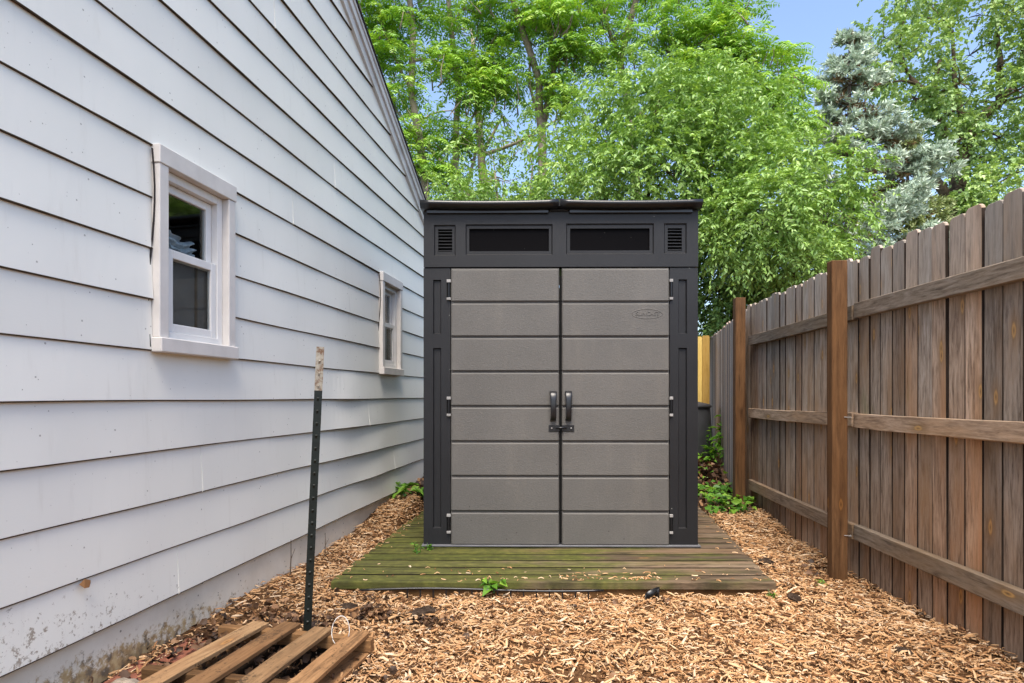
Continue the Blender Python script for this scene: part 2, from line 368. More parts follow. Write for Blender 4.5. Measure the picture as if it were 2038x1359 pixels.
M['lf_low'] = leafmat('lower_bush_leaves', [(0, (0.096, 0.197, 0.059)), (.5, (0.182, 0.320, 0.084)), (.85, (0.300, 0.446, 0.106)), (1, (0.578, 0.589, 0.253))], .25)
M['lf_pin'] = leafmat('compound_leaves', [(0, (0.129, 0.278, 0.047)), (.4, (0.234, 0.452, 0.063)), (.8, (0.398, 0.633, 0.089)), (1, (0.633, 0.768, 0.154))], .34)
M['lf_pop'] = leafmat('broad_leaves', [(0, (0.184, 0.300, 0.119)), (.45, (0.324, 0.486, 0.173)), (.8, (0.497, 0.663, 0.239)), (1, (0.780, 0.870, 0.504))], .28)
M['lf_spr'] = leafmat('blue_needles', [(0, (0.160, 0.077, 0.036)), (.16, (0.226, 0.129, 0.056)), (.24, (0.168, 0.225, 0.141)), (.5, (0.320, 0.407, 0.297)), (.8, (0.582, 0.692, 0.545)), (1, (0.862, 0.950, 0.780))], .12, .6, (1, 1, 1))
M['lf_spr2'] = leafmat('green_needles', [(0, (0.186, 0.101, 0.047)), (.25, (0.254, 0.169, 0.078)), (.4, (0.169, 0.220, 0.078)), (.75, (0.321, 0.389, 0.140)), (1, (0.558, 0.608, 0.312))], .15, .6, (1, 1, .7))
M['lf_weed'] = leafmat('weed_leaves', [(0, (0.069, 0.184, 0.023)), (.5, (0.138, 0.322, 0.034)), (1, (0.276, 0.483, 0.057))], .38)

# ================================================================== GROUND
def sst(v, a, b):
    u = np.clip((v-a)/(b-a), 0, 1); return u*u*(3-2*u)
DL = lambda y: -.985+.11*(y-3.2)
DR = lambda y: 1.39+.135*(y-3.2)
def gh(x, y):
    x = np.asarray(x, float); y = np.asarray(y, float)
    dw = x-(-1.795+.148*y)
    g = .045*np.exp(-np.clip(dw, 0, 9)/.25)*sst(y, 1.5, 3)
    left = 1-sst(x, -.9, .2)
    g = g+left*.15*sst(y, 3.9, 5.3)+(1-left)*.09*sst(y, 4.1, 5.3)
    g = g+.26*sst(y, 5.4, 7.3)
    g = g+.05*np.exp(-((2.0-x)/.25)**2)*sst(3-y, 0, 1)
    P = np.stack([x, y, 0*x], -1).reshape(-1, 3)
    g = g+.013*wob(P, 2.6, 3).reshape(x.shape)*(1-sst(y, 8, 10))
    ind = sst(x, DL(y)-.06, DL(y)+.05)*(1-sst(x, DR(y)-.05, DR(y)+.06))*sst(y, 3.14, 3.24)*(1-sst(y, 5.55, 5.75))
    g = g*(1-ind)+ind*np.minimum(g, -.03)
    front = np.exp(-((y-3.12)/.07)**2)*sst(x, -.9, -.6)*(1-sst(x, 1.1, 1.4))       # chips dip along the deck front
    return g-.02*front
ax = lambda c, d, far: np.unique(np.concatenate([-far*np.linspace(1, 0, 14)**3+c[0], np.arange(c[0], c[1], d), c[1]+far*np.linspace(0, 1, 14)**3]))
gx = ax((-2.2, 2.6), .05, 300); gy = ax((0.2, 8.0), .05, 300)
X, Y = np.meshgrid(gx, gy); Z = gh(X, Y); nx, ny = len(gx), len(gy)
I = (np.arange(ny-1)[:, None]*nx+np.arange(nx-1)).ravel()
me = np_mesh('ground', np.stack([X, Y, Z], -1).reshape(-1, 3), np.stack([I, I+1, I+nx+1, I+nx], 1), M['ground'], smooth=True)
tag(link('ground', me), kind='structure', label='bare soil and mulch ground of the side yard')

# ================================================================== HOUSE
WA = math.atan(.148)
house = empty('house', (-1.795, 0, 0), -WA, 'white lap-sided gable house wall along the left edge of the yard', 'house')
Z0, PITCH = .227, .2027
T0, T1, APEX, SL = -4.2, 7.2, .4, .508
rake = lambda t: 2.99-SL*(t-5.99)                        # outer edge of the rake at t on this slope
def tmax(z): return min(T1, 5.99+(2.99-.07-z)/SL)
def tmin(z): return max(T0, 2*APEX-(5.99+(2.99-.07-z)/SL))
WINS = [(2.405, 2.905), (4.865, 5.345)]
def bulge(t, z):
    b = 0
    for c, wd, zc, zw, a in ((4.45, .42, .78, .26, .016), (4.75, .35, .42, .22, .016), (3.85, .30, .62, .25, .007), (5.35, .25, .35, .3, .008), (4.25, .18, .98, .15, .012)):
        b += 1.35*a*math.exp(-((t-c)/wd)**2-((z-zc)/zw)**2)
    return b+.0014*math.sin(t*3.1+z*9)+.0010*math.sin(t*7.7+z*23)+.0006*math.sin(t*17+z*31)
def board(ta0, ta1, tb0, tb1, z, lift=0):
    """ta: ends along the bottom edge, tb: ends along the top"""
    n = max(2, int((ta1-ta0)/.06)); mb = MB(); vs = []; fs = []; mi = []
    prof = [(.003, .001), (.0165, 0), (.0182, .0045), (.0182, .008), (.0085, .2145), (.001, .2145)]
    for i in range(n+1):
        u = i/n
        for (x, dz) in prof:
            k = dz/.2145; t = (ta0+(ta1-ta0)*u)*(1-k)+(tb0+(tb1-tb0)*u)*k
            b = bulge(t, z+dz*.0+.0)*(1-k)+lift*(1-k)
            sag = .0022*math.sin(t*1.3+z*5)+.0012*math.sin(t*4.1+z*11)
            vs.append((x+b, t, z+dz+sag*(1-k)))
    m = len(prof)
    for i in range(n):
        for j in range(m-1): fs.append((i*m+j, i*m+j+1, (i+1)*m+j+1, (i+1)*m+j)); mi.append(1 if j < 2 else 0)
    fs.append(tuple(range(m))); fs.append(tuple(n*m+j for j in range(m))); mi += [0, 0]
    mb.v = vs; mb.f = fs; mb.m = mi
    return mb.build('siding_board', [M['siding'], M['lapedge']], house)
JOINTS = {0: [2.55], 1: [5.2], 2: [2.7], 3: [4.62], 4: [1.2, 4.55], 5: [], 6: [], 7: [], 8: [], 9: [3.5], 10: [1.4], 11: [4.05], 12: [2.2], 13: [1.1]}
k = 0
while True:
    z = Z0+k*PITCH
    a1, b1 = tmax(z), tmax(z+.2145); a0, b0 = tmin(z), tmin(z+.2145)
    if a1-a0 < .5 or b1-b0 < .3: break
    cuts = []
    if 5 <= k <= 8: cuts = [(w0+.012, w1-.012) for w0, w1 in WINS]
    for j in JOINTS.get(k, [2.0+(k*1.7) % 1.5]):
        if not cuts and a0+.4 < j < b1-.4: cuts.append((j-.0008, j+.0008))
    s = a0; sb = b0; lift = 0
    for c0, c1 in sorted(cuts):
        board(s, c0-(.014 if c1-c0 > .1 else 0), sb, c0-(.014 if c1-c0 > .1 else 0), z, lift); s = sb = c1+(.004 if c1-c0 > .1 else 0); lift = .0025-lift if c1-c0 < .1 else lift
    board(s, a1, sb, b1, z, lift); k += 1
# wall core with window holes, foundation, other walls
def core_polys(mb, x, t0, t1, z0, z1): mb.add([(x, t0, z0), (x, t1, z0), (x, t1, z1), (x, t0, z1)], [(0, 1, 2, 3)])
mb = MB(); xs = -.012
ts = [T0, WINS[0][0]+.03, WINS[0][1]-.03, WINS[1][0]+.03, WINS[1][1]-.03, T1]; zl, zh, zt = Z0-.02, 1.26, 2.03
for i in range(5):
    core_polys(mb, xs, ts[i], ts[i+1], zl, zh); core_polys(mb, xs, ts[i], ts[i+1], zh, zt) if i % 2 == 0 else None
    core_polys(mb, xs, ts[i], ts[i+1], zt, 2.33)
zap = rake(APEX)-.09
mb.add([(xs, T0, 2.33), (xs, T1, 2.33), (xs, APEX, zap)], [(0, 1, 2)])
mb.build('wall_sheathing', M['darkgap'], house)
mb = MB(); n = 60
for i in range(n):
    a, b = T0+(T1-T0)*i/n, T0+(T1-T0)*(i+1)/n
    f = lambda t: -.004+.003*math.sin(t*2.3)+.002*math.sin(t*9.1)
    mb.add([(f(a), a, -.2), (f(b), b, -.2), (f(b), b, Z0+.004), (f(a), a, Z0+.004)], [(0, 1, 2, 3)])
mb.add([(0, T1, -.2), (-7, T1, -.2), (-7, T1, Z0), (0, T1, Z0)], [(0, 1, 2, 3)])
mb.build('foundation', M['found'], house, True)
mb = MB(); mb.add([(-.02, T1-.01, Z0), (-7, T1-.01, Z0), (-7, T1-.01, 2.4), (-.02, T1-.01, 2.4)], [(0, 1, 2, 3)])
mb.build('end_wall', M['siding'], house)
mb = MB(); mb.add([(-.02, T0, 0), (-7, T0, 0), (-7, T0, 2.4), (-.02, T0, 2.4)], [(0, 1, 2, 3)]); mb.build('end_wall', M['siding'], house)
mb = MB(); mb.cbox(-.09, .032, T1-.075, T1+.02, Z0-.01, 2.36, .004); mb.build('corner_board', M['trim'], house)
# roof slabs and rake trim: a frieze, a stepped metal fascia and a dark drip edge
def slope_bar(name, mat, x0, x1, d0, d1, ta, tb):
    """bar that follows the rake; d0..d1 measured downwards from the outer edge"""
    mb = MB(); vs = []
    for t in (ta, tb):
        for x, d in ((x0, d0), (x1, d0), (x1, d1), (x0, d1)): vs.append((x, t, rake(t)-d))
    mb.add(vs, [(0,1,2,3), (4,5,6,7), (0,1,5,4), (1,2,6,5), (2,3,7,6), (3,0,4,7)]); return mb.build(name, mat, house)
TE = T1+.35
slope_bar('rake_frieze', M['alu'], .004, .036, .085, .165, APEX, TE)
slope_bar('rake_fascia', M['alu'], .004, .052, .030, .088, APEX, TE)
slope_bar('rake_channel', M['darkgap'], .004, .041, .024, .036, APEX, TE)
slope_bar('rake_cap', M['alu'], .004, .062, .000, .026, APEX, TE)
slope_bar('drip_edge', M['darkgap'], -.05, .070, -.022, -.001, APEX, TE)
def roofslab(t0, t1, sgn):
    mb = MB(); vs = []
    for x in (.05, -7.3):
        for t in (t0, t1):
            zz = rake(t) if sgn > 0 else rake(2*APEX-t)
            vs += [(x, t, zz-.02), (x, t, zz+.035)]
    mb.add(vs, [(0,1,3,2), (4,5,7,6), (0,1,5,4), (2,3,7,6), (1,3,7,5), (0,2,6,4)]); mb.build('roof', M['shingle'], house)
roofslab(APEX, TE, 1); roofslab(T0-.35, APEX, -1)
def house_window(t0, t1, film):
    z0, z1 = 1.235, 2.062; xo, xi = .046, -.02
    mb = MB(); cw = .052                                # casing: head, sill apron, two jambs
    mb.cbox(xi, xo+.004, t0-.004, t1+.004, z1-.074, z1, .003)
    mb.cbox(xi, xo, t0, t0+cw, z0+.060, z1-.0745, .003); mb.cbox(xi, xo, t1-cw, t1, z0+.060, z1-.0745, .003)
    wnd = mb.build('window', M['trim'], house)
    mb = MB(); mb.cbox(xi, xo+.014, t0-.008, t1+.006, z0, z0+.0595, .004); mb.build('sill', M['trim'], wnd)
    # vinyl frame set back in the casing
    a0, a1, b0, b1 = t0+cw+.001, t1-cw-.001, z0+.0605, z1-.075
    fw = .036; mb = MB(); x0, x1 = -.05, .012
    mb.cbox(x0, x1, a0, a0+fw, b0, b1, .002); mb.cbox(x0, x1, a1-fw, a1, b0, b1, .002)
    mb.cbox(x0, x1, a0+fw+.0005, a1-fw-.0005, b1-fw, b1, .002); mb.cbox(x0, x1+.006, a0+fw+.0005, a1-fw-.0005, b0, b0+.03, .002)
    mb.build('frame', M['vinyl'], wnd)
    zm = (b0+b1)/2+.005; sw = .036
    for (s0, s1, xo_, xi_) in ((zm-.012, b1-fw-.001, -.018, -.042), (b0+.031, zm+.026, .006, -.016)):
        mb = MB(); c0, c1 = a0+fw+.002, a1-fw-.002
        mb.cbox(xi_, xo_, c0, c0+sw, s0, s1, .0025); mb.cbox(xi_, xo_, c1-sw, c1, s0, s1, .0025)
        mb.cbox(xi_+.0005, xo_-.0005, c0+sw, c1-sw, s0, s0+sw, .0025); mb.cbox(xi_+.0005, xo_-.0005, c0+sw, c1-sw, s1-sw, s1, .0025)
        sash = mb.build('sash', M['vinyl'], wnd)
        xp = (xi_+xo_)/2
        mb = MB(); mb.box(xp-.002, xp+.002, c0+sw-.003, c1-sw+.003, s0+sw-.003, s1-sw+.003); mb.build('pane', M['glass'], wnd)
    # insect screen behind lower pane with its light track, dark room behind
    mb = MB(); mb.box(-.028, -.026, a0+fw, a1-fw, b0, zm+.005); mb.build('screen', M['screen'], wnd)
    mb = MB(); mb.box(-.0255, -.022, a1-fw-sw-.075, a1-fw-sw-.060, b0+.03, zm); mb.build('screen_track', M['lapedge'], wnd)
    mb = MB(); xb = -.55
    mb.add([(-.051, a0, b0), (-.051, a1, b0), (-.051, a1, b1), (-.051, a0, b1), (xb, a0-.3, b0-.3), (xb, a1+.3, b0-.3), (xb, a1+.3, b1+.2), (xb, a0-.3, b1+.2)],
           [(4,5,6,7), (0,1,5,4), (1,2,6,5), (2,3,7,6), (3,0,4,7)]); mb.build('room_recess', M['room'], wnd)
    if film:                                            # crumpled plastic film hanging inside the upper pane
        nx_, nz_ = 26, 12; vs = []; fs = []
        for i in range(nz_+1):
            for j in range(nx_+1):
                u, v_ = j/nx_, i/nz_
                vs.append((-.075+.016*math.sin(v_*19+2.2*math.sin(u*5))+.008*math.sin(u*23+v_*9), a0+.08+u*(a1-a0-.17), zm+.03+v_*.085+.012*math.sin(u*7)))
        for i in range(nz_):
            for j in range(nx_): q = i*(nx_+1)+j; fs.append((q, q+1, q+nx_+2, q+nx_+1))
        mb = MB(); mb.add(vs, fs); mb.build('plastic_film', M['film'], wnd, True)
    mb = MB()                                           # loose flashing and dark gap on the near side of the casing
    pts = [(xo-.03-.010*math.sin(u*6), t0-.010-.006*math.sin(u*5+1), z0+.02+u*(z1-z0-.04)) for u in np.linspace(0, 1, 12)]
    mb.tube(pts, .0035, 5); mb.build('flashing', M['darkgap'], wnd)
house_window(*WINS[0], True); house_window(*WINS[1], False)

# ================================================================== STORAGE SHED
S = 302.0
lx = lambda p: (p-1116)/S
lz = lambda p: (1088-p)/S
shed = empty('storage_shed', (.32, 3.94, .069), R(-.55), 'charcoal plastic garden shed with grey double doors on the mossy deck', 'shed')
def plate(x0, x1, z0, z1, holes, y=0.0, back=.05):
    """front plate at y with sunk rectangular panels (x0,x1,z0,z1,depth,bevel,open)"""
    mb = MB(); xs = sorted({x0, x1, *[h[0] for h in holes], *[h[1] for h in holes]}); zs = sorted({z0, z1, *[h[2] for h in holes], *[h[3] for h in holes]})
    for i in range(len(xs)-1):
        for j in range(len(zs)-1):
            cx, cz = (xs[i]+xs[i+1])/2, (zs[j]+zs[j+1])/2
            if any(h[0] < cx < h[1] and h[2] < cz < h[3] for h in holes): continue
            mb.add([(xs[i], y, zs[j]), (xs[i+1], y, zs[j]), (xs[i+1], y, zs[j+1]), (xs[i], y, zs[j+1])], [(0,1,2,3)])
    for a0, a1, b0, b1, d, bv, op in holes:
        vs = [(a0,y,b0), (a1,y,b0), (a1,y,b1), (a0,y,b1), (a0+bv,y+d,b0+bv), (a1-bv,y+d,b0+bv), (a1-bv,y+d,b1-bv), (a0+bv,y+d,b1-bv)]
        fs = [(0,1,5,4), (1,2,6,5), (2,3,7,6), (3,0,4,7)]
        if op is None: fs.append((4,5,6,7))
        mb.add(vs, fs)
        if op:                                          # a frame floor round a smaller opening op=(x0,x1,z0,z1)
            o0, o1, p0, p1 = op; yy = y+d
            q = [(a0+bv,yy,b0+bv), (a1-bv,yy,b0+bv), (a1-bv,yy,b1-bv), (a0+bv,yy,b1-bv), (o0,yy,p0), (o1,yy,p0), (o1,yy,p1), (o0,yy,p1), (o0,yy+.03,p0), (o1,yy+.03,p0), (o1,yy+.03,p1), (o0,yy+.03,p1)]
            mb.add(q, [(0,1,5,4), (1,2,6,5), (2,3,7,6), (3,0,4,7), (4,5,9,8), (5,6,10,9), (6,7,11,10), (7,4,8,11)])
    yb = y+back                                         # outer rim back to the wall
    mb.add([(x0,y,z0), (x1,y,z0), (x1,y,z1), (x0,y,z1), (x0,yb,z0), (x1,yb,z0), (x1,yb,z1), (x0,yb,z1)], [(0,1,5,4), (1,2,6,5), (2,3,7,6), (3,0,4,7)])
    return mb
HW = .9025; DEP = 1.42
panels = [(864, 907, 448, 509), (927, 1100, 447, 508), (1127, 1301, 446, 507), (1321, 1366, 446, 506)]
opens = [(872, 900, 456, 501), (934, 1093, 455, 500), (1135, 1293, 455, 499), (1329, 1357, 455, 500)]
hl = []
for (a, b, c, d), (e, f, g, h) in zip(panels, opens):
    hl.append((lx(a), lx(b), lz(d), lz(c), .010, .007, (lx(e), lx(f), lz(h), lz(g))))
plate(-HW, HW, lz(532), lz(419), hl, -.006, .07).build('header', M['charcoal'], shed)
for i in (0, 3):
    e, f, g, h = opens[i]; a, b, c, d = lx(e), lx(f), lz(h), lz(g)
    mb = MB(); mb.box(a-.004, b+.004, .030, .034, c-.004, d+.004); vt = mb.build('vent', M['gap'], shed)
    for q in range(7):
        zz = c+(d-c)*(q+.5)/7; mb = MB()
        mb.add([(a, .006, zz-.006), (b, .006, zz-.006), (b, .006, zz-.002), (a, .006, zz-.002), (a, .027, zz+.004), (b, .027, zz+.004), (b, .027, zz+.009), (a, .027, zz+.009)],
               [(0,1,2,3), (4,5,6,7), (0,1,5,4), (3,2,6,7), (0,3,7,4), (1,2,6,5)]); mb.build('vent_slat', M['charcoal'], vt)
for i in (1, 2):
    e, f, g, h = opens[i]; a, b, c, d = lx(e), lx(f), lz(h), lz(g)
    mb = MB(); mb.box(a-.006, b+.006, .020, .026, c-.006, d+.006); mb.build('window_pane', M['pane'], shed)
for x0, x1, r0, r1 in ((843, 896.5, 862, 878), (1333, 1388.5, 1350, 1367)):
    hs = [(lx(r0), lx(r1), lz(665), lz(557), .014, .006, None), (lx(r0), lx(r1), lz(1052), lz(693), .014, .006, None)]
    plate(lx(x0), lx(x1), .012, lz(534), hs, 0, .07).build('corner_column', M['charcoal'], shed)
mb = MB(); mb.cbox(-HW-.012, HW+.014, -.022, DEP, 0, .0125, .003); mb.build('base', M['basep'], shed)
for sx in (-1, 1):                                      # ribbed side walls, back wall
    mb = MB(); xo = sx*(HW-.004)
    for i in range(6):
        y0 = .072+i*(DEP-.09)/6; y1 = y0+(DEP-.09)/6-.012
        mb.cbox(min(xo, xo-sx*.04), max(xo, xo-sx*.04), y0, y1, .0126, 2.15-.23*(y1/DEP), .006)
    mb.box(min(xo-sx*.012, xo-sx*.035), max(xo-sx*.012, xo-sx*.035), .071, DEP-.02, .0126, 1.9); mb.build('side_wall', M['charcoal'], shed)
mb = MB(); mb.cbox(-HW+.045, HW-.045, DEP-.06, DEP-.012, .0126, 1.95, .005); mb.build('back_wall', M['charcoal'], shed)
for side in (0, 1):                                     # two roof panels with a rolled front lip
    x0, x1 = (lx(839), lx(1111)) if side == 0 else (lx(1114), lx(1392))
    mb = MB(); prof = [(-.030, 2.212), (-.052, 2.216), (-.072, 2.230), (-.080, 2.246), (-.074, 2.262), (-.055, 2.268), (-.03, 2.262), (.02, 2.262), (DEP+.06, 2.03), (DEP+.06, 1.995), (.03, 2.215)]
    N = 14; vs = []; fs = []; m = len(prof)
    for i in range(N+1):
        u = i/N; x = x0+(x1-x0)*u; edge = (1-u if side == 0 else u); sg = .010*(2*u-1)**2-.008
        rise = .006*max(0, 1-(1-edge)/.06) if False else 0
        c = (u if side == 0 else 1-u)                    # towards the centre joint
        r = .004*max(0, (c-.965)/.035)
        for (y, z) in prof: vs.append((x, y, z+(sg if i not in (0, N) else .002)*.8+r*(1 if z > 2.24 else 0)))
    for i in range(N):
        for j in range(m): fs.append((i*m+j, i*m+(j+1) % m, (i+1)*m+(j+1) % m, (i+1)*m+j))
    fs.append(tuple(range(m))); fs.append(tuple(N*m+j for j in range(m))); mb.add(vs, fs)
    rp = mb.build('roof_panel', M['roofp'], shed, True)
    a, b = (lx(850), lx(1092)) if side == 0 else (lx(1133), lx(1376))
    mb = MB(); mb.cbox(a, b, -.026, -.0065, 2.190, 2.2125, .003); mb.build('eave_strip', M['roofp'], rp)
mb = MB(); mb.cbox(lx(1094), lx(1131), -.020, -.0065, 2.205, 2.226, .003); mb.cbox(lx(1108), lx(1117), -.06, -.0205, 2.222, 2.262, .003); mb.build('roof_clip', M['charcoal'], shed)
ZG = [535, 603, 672, 741, 810, 880, 949, 1019, 1086.5]
def bent_strap(prof, x0, x1, th):
    mb = MB(); vs = []; fs = []; n = len(prof)
    for i, (y, z, wsc) in enumerate(prof):
        p = Vector((y, z)); q = Vector(prof[min(i+1, n-1)][:2])-Vector(prof[max(i-1, 0)][:2]); q.normalize(); nn = Vector((q.y, -q.x))*th/2
        xm = (x0+x1)/2; hw = (x1-x0)/2*wsc
        for (sx, sn) in ((-1, -.6), (-.7, -1), (.7, -1), (1, -.6), (1, .6), (.7, 1), (-.7, 1), (-1, .6)): vs.append((xm+sx*hw, p.x+nn.x*sn, p.y+nn.y*sn))
    for i in range(n-1):
        for j in range(8): fs.append((i*8+j, i*8+(j+1) % 8, (i+1)*8+(j+1) % 8, (i+1)*8+j))
    fs.append(tuple(range(8))); fs.append(tuple((n-1)*8+j for j in range(8))); return mb.add(vs, fs)
for side in (0, 1):
    x0, x1 = (lx(898), lx(1113)) if side == 0 else (lx(1118.5), lx(1331))
    mb = MB(); mb.cbox(x0, x1, -.002, .03, .0135, lz(534.5), .002); door = mb.build('door', M['door'], shed)
    for i in range(8):
        mb = MB(); mb.cbox(x0, x1, -.0145, -.0045+.006, lz(ZG[i+1])+.005, lz(ZG[i])-.005, .0085); mb.build('door_plank', M['door'], door)
    hx = 1095 if side == 0 else 1125
    prof = [(-.013, lz(780), 1.15), (-.028, lz(781.5), 1.15), (-.044, lz(786), 1.1), (-.050, lz(796), 1.0), (-.051, lz(812), .92), (-.049, lz(826), .9), (-.040, lz(833), .9), (-.026, lz(836), .95), (-.013, lz(836.5), 1.0)]
    bent_strap(prof, lx(hx), lx(hx+12), .011).build('handle', M['black'], door, True)
    for (ya, yb) in ((557, 598), (790, 829), (1023, 1062)):
        h0, h1 = (lx(889.5), lx(897.7)) if side == 0 else (lx(1331.5), lx(1338.5))
        mb = MB(); mb.cbox(h0, h1, -.006, -.0005, lz(yb), lz(ya), .002); hg = mb.build('hinge', M['gap'], door)
        c = (h0+h1)/2; mb = MB(); mb.tube([(c, -.010, lz(yb-6)), (c, -.010, lz(ya+6))], .006, 8); mb.build('hinge_pin', M['black'], hg)
        mb = MB(); mb.cbox(h0, h1, -.016, -.0065, lz(ya+6), lz(ya), .002); mb.build('hinge_knuckle', M['hinge'], hg)
        mb = MB(); mb.cbox(h0, h1, -.016, -.0065, lz(yb), lz(yb-5), .002); mb.build('hinge_knuckle', M['hinge'], hg)
    px0, px1 = (1092, 1114) if side == 0 else (1118, 1142.5)
    mb = MB(); mb.cbox(lx(px0), lx(px1), -.020, -.0136, lz(859), lz(846), .002); lp = mb.build('latch_plate', M['black'], door)
    mb = MB(); c = lx(px0+6 if side == 0 else px1-6); mb.tube([(c, -.0205, lz(852.5)), (c, -.024, lz(852.5))], .005, 8); mb.build('screw', M['hinge'], lp, True)
    if side == 0:
        mb = MB(); mb.tube([(lx(1106), -.028, lz(851.5)), (lx(1127), -.028, lz(851.5))], .006, 8); mb.build('latch_bolt', M['black'], lp, True)
        mb = MB(); mb.cbox(lx(1113.5), lx(1118), -.010, -.002, lz(1074), lz(551), .001); mb.build('door_seam', M['gap'], door)
    else:                                               # embossed oval badge with raised lettering
        cx, cz = lx(1287), lz(626); pts = [(cx+.099*math.cos(a), -.0138, cz+.0305*math.sin(a)) for a in np.linspace(0, 2*math.pi, 49)]
        mb = MB(); mb.tube(pts, .0028, 6, False); bd = mb.build('badge', M['door'], door, True)
        cu = bpy.data.curves.new('badge_text', 'FONT'); cu.body = 'SUNCAST'; cu.size = .036; cu.extrude = .0025; cu.bevel_depth = .0006; cu.align_x = 'CENTER'; cu.align_y = 'CENTER'; cu.shear = .25; cu.space_character = 1.0
        to = bpy.data.objects.new('badge_text', cu); COL.objects.link(to); bpy.context.view_layer.update()
        tm = bpy.data.meshes.new_from_object(to.evaluated_get(bpy.context.evaluated_depsgraph_get())); bpy.data.objects.remove(to)
        tm.materials.clear(); tm.materials.append(M['door']); o = link('badge_lettering', tm, bd, (cx, -.0138, cz), (R(90), 0, 0))

# ================================================================== DECK
deck = empty('deck', (0, 3.2, 0), 0, 'low wooden deck platform green with moss under the shed', 'deck')
for i in range(17):
    y0 = i*.146; yy = 3.2+y0+.07
    a, b = DL(yy)+random.uniform(-.012, .012), DR(yy)+random.uniform(-.012, .012)
    n = 22; mb = MB(); prof = [(0, .004), (.004, 0), (.118, 0), (.122, .004), (.122, .038), (0, .038)]; vs = []; fs = []
    ph = random.uniform(0, 6); L = b-a
    for q in range(n+1):
        x = L*q/n
        for j, (dy, dz) in enumerate(prof):
            cup = 0; vs.append((x, dy+.0025*math.sin(x*2.2+ph)+.001*math.sin(x*9+ph), -dz+cup+.0008*math.sin(x*1.7+ph*2)))
    m = len(prof)
    for q in range(n):
        for j in range(m): fs.append((q*m+j, q*m+(j+1) % m, (q+1)*m+(j+1) % m, (q+1)*m+j))
    fs.append(tuple(range(m))); fs.append(tuple(n*m+j for j in range(m))); mb.add(vs, fs)
    mb.build('deck_board', M['deck'], deck, False, (a, y0-.004*0, .067+random.uniform(-.0006, .0006)), (0, 0, -.008))
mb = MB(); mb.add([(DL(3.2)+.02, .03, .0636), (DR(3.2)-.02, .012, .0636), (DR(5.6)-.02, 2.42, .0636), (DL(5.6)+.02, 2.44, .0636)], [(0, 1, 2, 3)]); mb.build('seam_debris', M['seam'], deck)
for x0, x1 in ((-.9, -.86), (-.1, -.06), (.62, .66), (1.28, 1.32)):
    mb = MB(); mb.cbox(x0, x1, .03, 2.44, -.05, .028, .003); mb.build('joist', M['joist'], deck)
mb = MB(); mb.cbox(-.955, 1.37, .012, .05-.022, -.06, .027, .003); mb.build('rim_joist', M['joist'], deck, rot=(0, 0, -.008))

# ================================================================== FENCES
FX = lambda y: 1.846+.0205*y+.0048*y*y             # rail face line, bending slightly
def picket_mesh(wd, h, ear=.018, th=.016):
    pts = [(-wd/2, 0), (wd/2, 0), (wd/2, h-ear*1.15), (wd/2-ear*.35, h-ear*.45), (wd/2-ear, h), (-wd/2+ear, h), (-wd/2+ear*.35, h-ear*.45), (-wd/2, h-ear*1.15)]
    n = len(pts); b = .0015
    vs = [(-th/2+b, y, z) for y, z in pts]+[(th/2, y, z) for y, z in pts]
    ins = [(-th/2, y*(1-2*b/wd), z-(b if z > .1 else 0)) for y, z in pts]
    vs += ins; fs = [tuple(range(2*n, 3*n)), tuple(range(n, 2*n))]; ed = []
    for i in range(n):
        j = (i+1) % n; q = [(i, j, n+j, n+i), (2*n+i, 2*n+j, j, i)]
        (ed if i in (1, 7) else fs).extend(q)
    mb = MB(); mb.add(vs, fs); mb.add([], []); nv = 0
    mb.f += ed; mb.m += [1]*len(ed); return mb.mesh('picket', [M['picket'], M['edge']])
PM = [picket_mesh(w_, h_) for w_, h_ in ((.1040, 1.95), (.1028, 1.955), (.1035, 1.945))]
def rail(fence, y0, y1, z0, z1, hh, th=.038):
    n = 10; mb = MB(); vs = []; fs = []; ph = random.uniform(0, 6)
    for i in range(n+1):
        y = y0+(y1-y0)*i/n; z = z0+(z1-z0)*i/n+.004*math.sin(y*2+ph); xf = FX(y)
        j = lambda a=.0016: random.uniform(-a, a)
        vs += [(xf+.003+j(), y, z), (xf+j(), y, z-.003+j()), (xf+j(), y, z-hh+.004+j(.003)), (xf+.004+j(), y, z-hh+j(.003)), (xf+th, y, z-hh), (xf+th, y, z)]
    for i in range(n):
        for k in range(6): fs.append((i*6+k, i*6+(k+1) % 6, (i+1)*6+(k+1) % 6, (i+1)*6+k))
    fs += [tuple(range(6)), tuple(n*6+k for k in range(6))]; mb.add(vs, fs)
    # origin at the rail start so that every rail has its own grain
    o = mb.build('rail', M['rail'], fence); return o
fence = empty('wooden_fence', (0, 0, 0), 0, 'weathered brown picket privacy fence with dog-eared boards and three rails on the right', 'fence')
y = .62; i = 0
while y < 5.52:
    pitch = .1075 if y < 3.5 else .0985
    wsc = pitch/.1075
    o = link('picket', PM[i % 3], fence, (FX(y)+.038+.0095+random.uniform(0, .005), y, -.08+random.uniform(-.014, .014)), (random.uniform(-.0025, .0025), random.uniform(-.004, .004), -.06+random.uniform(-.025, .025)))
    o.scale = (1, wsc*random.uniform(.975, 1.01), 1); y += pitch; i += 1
for (ya, yb) in ((.55, 3.455), (3.475, 5.285)):
    k = ya < 3
    rail(fence, ya, yb, 1.585, 1.592, .086); rail(fence, ya, yb, .962, .962 if k else .952, .082); rail(fence, ya, yb, .315, .32, .086)
def post(fence, x, y, wx, wy, zt):
    mb = MB(); mb.cbox(-wx/2, wx/2, -wy/2, wy/2, -.2, zt, .004, jit=.0015); return mb.build('post', M['post'], fence, loc=(x, y, 0), rot=(R(random.uniform(-.4, .4)), R(random.uniform(-.4, .4)), R(-3)))
p1 = post(fence, 1.876, 3.445, .089, .062, 1.837); p2 = post(fence, 2.012, 5.30, .089, .075, 1.93)
post(fence, 1.80, .9, .089, .075, 1.85)
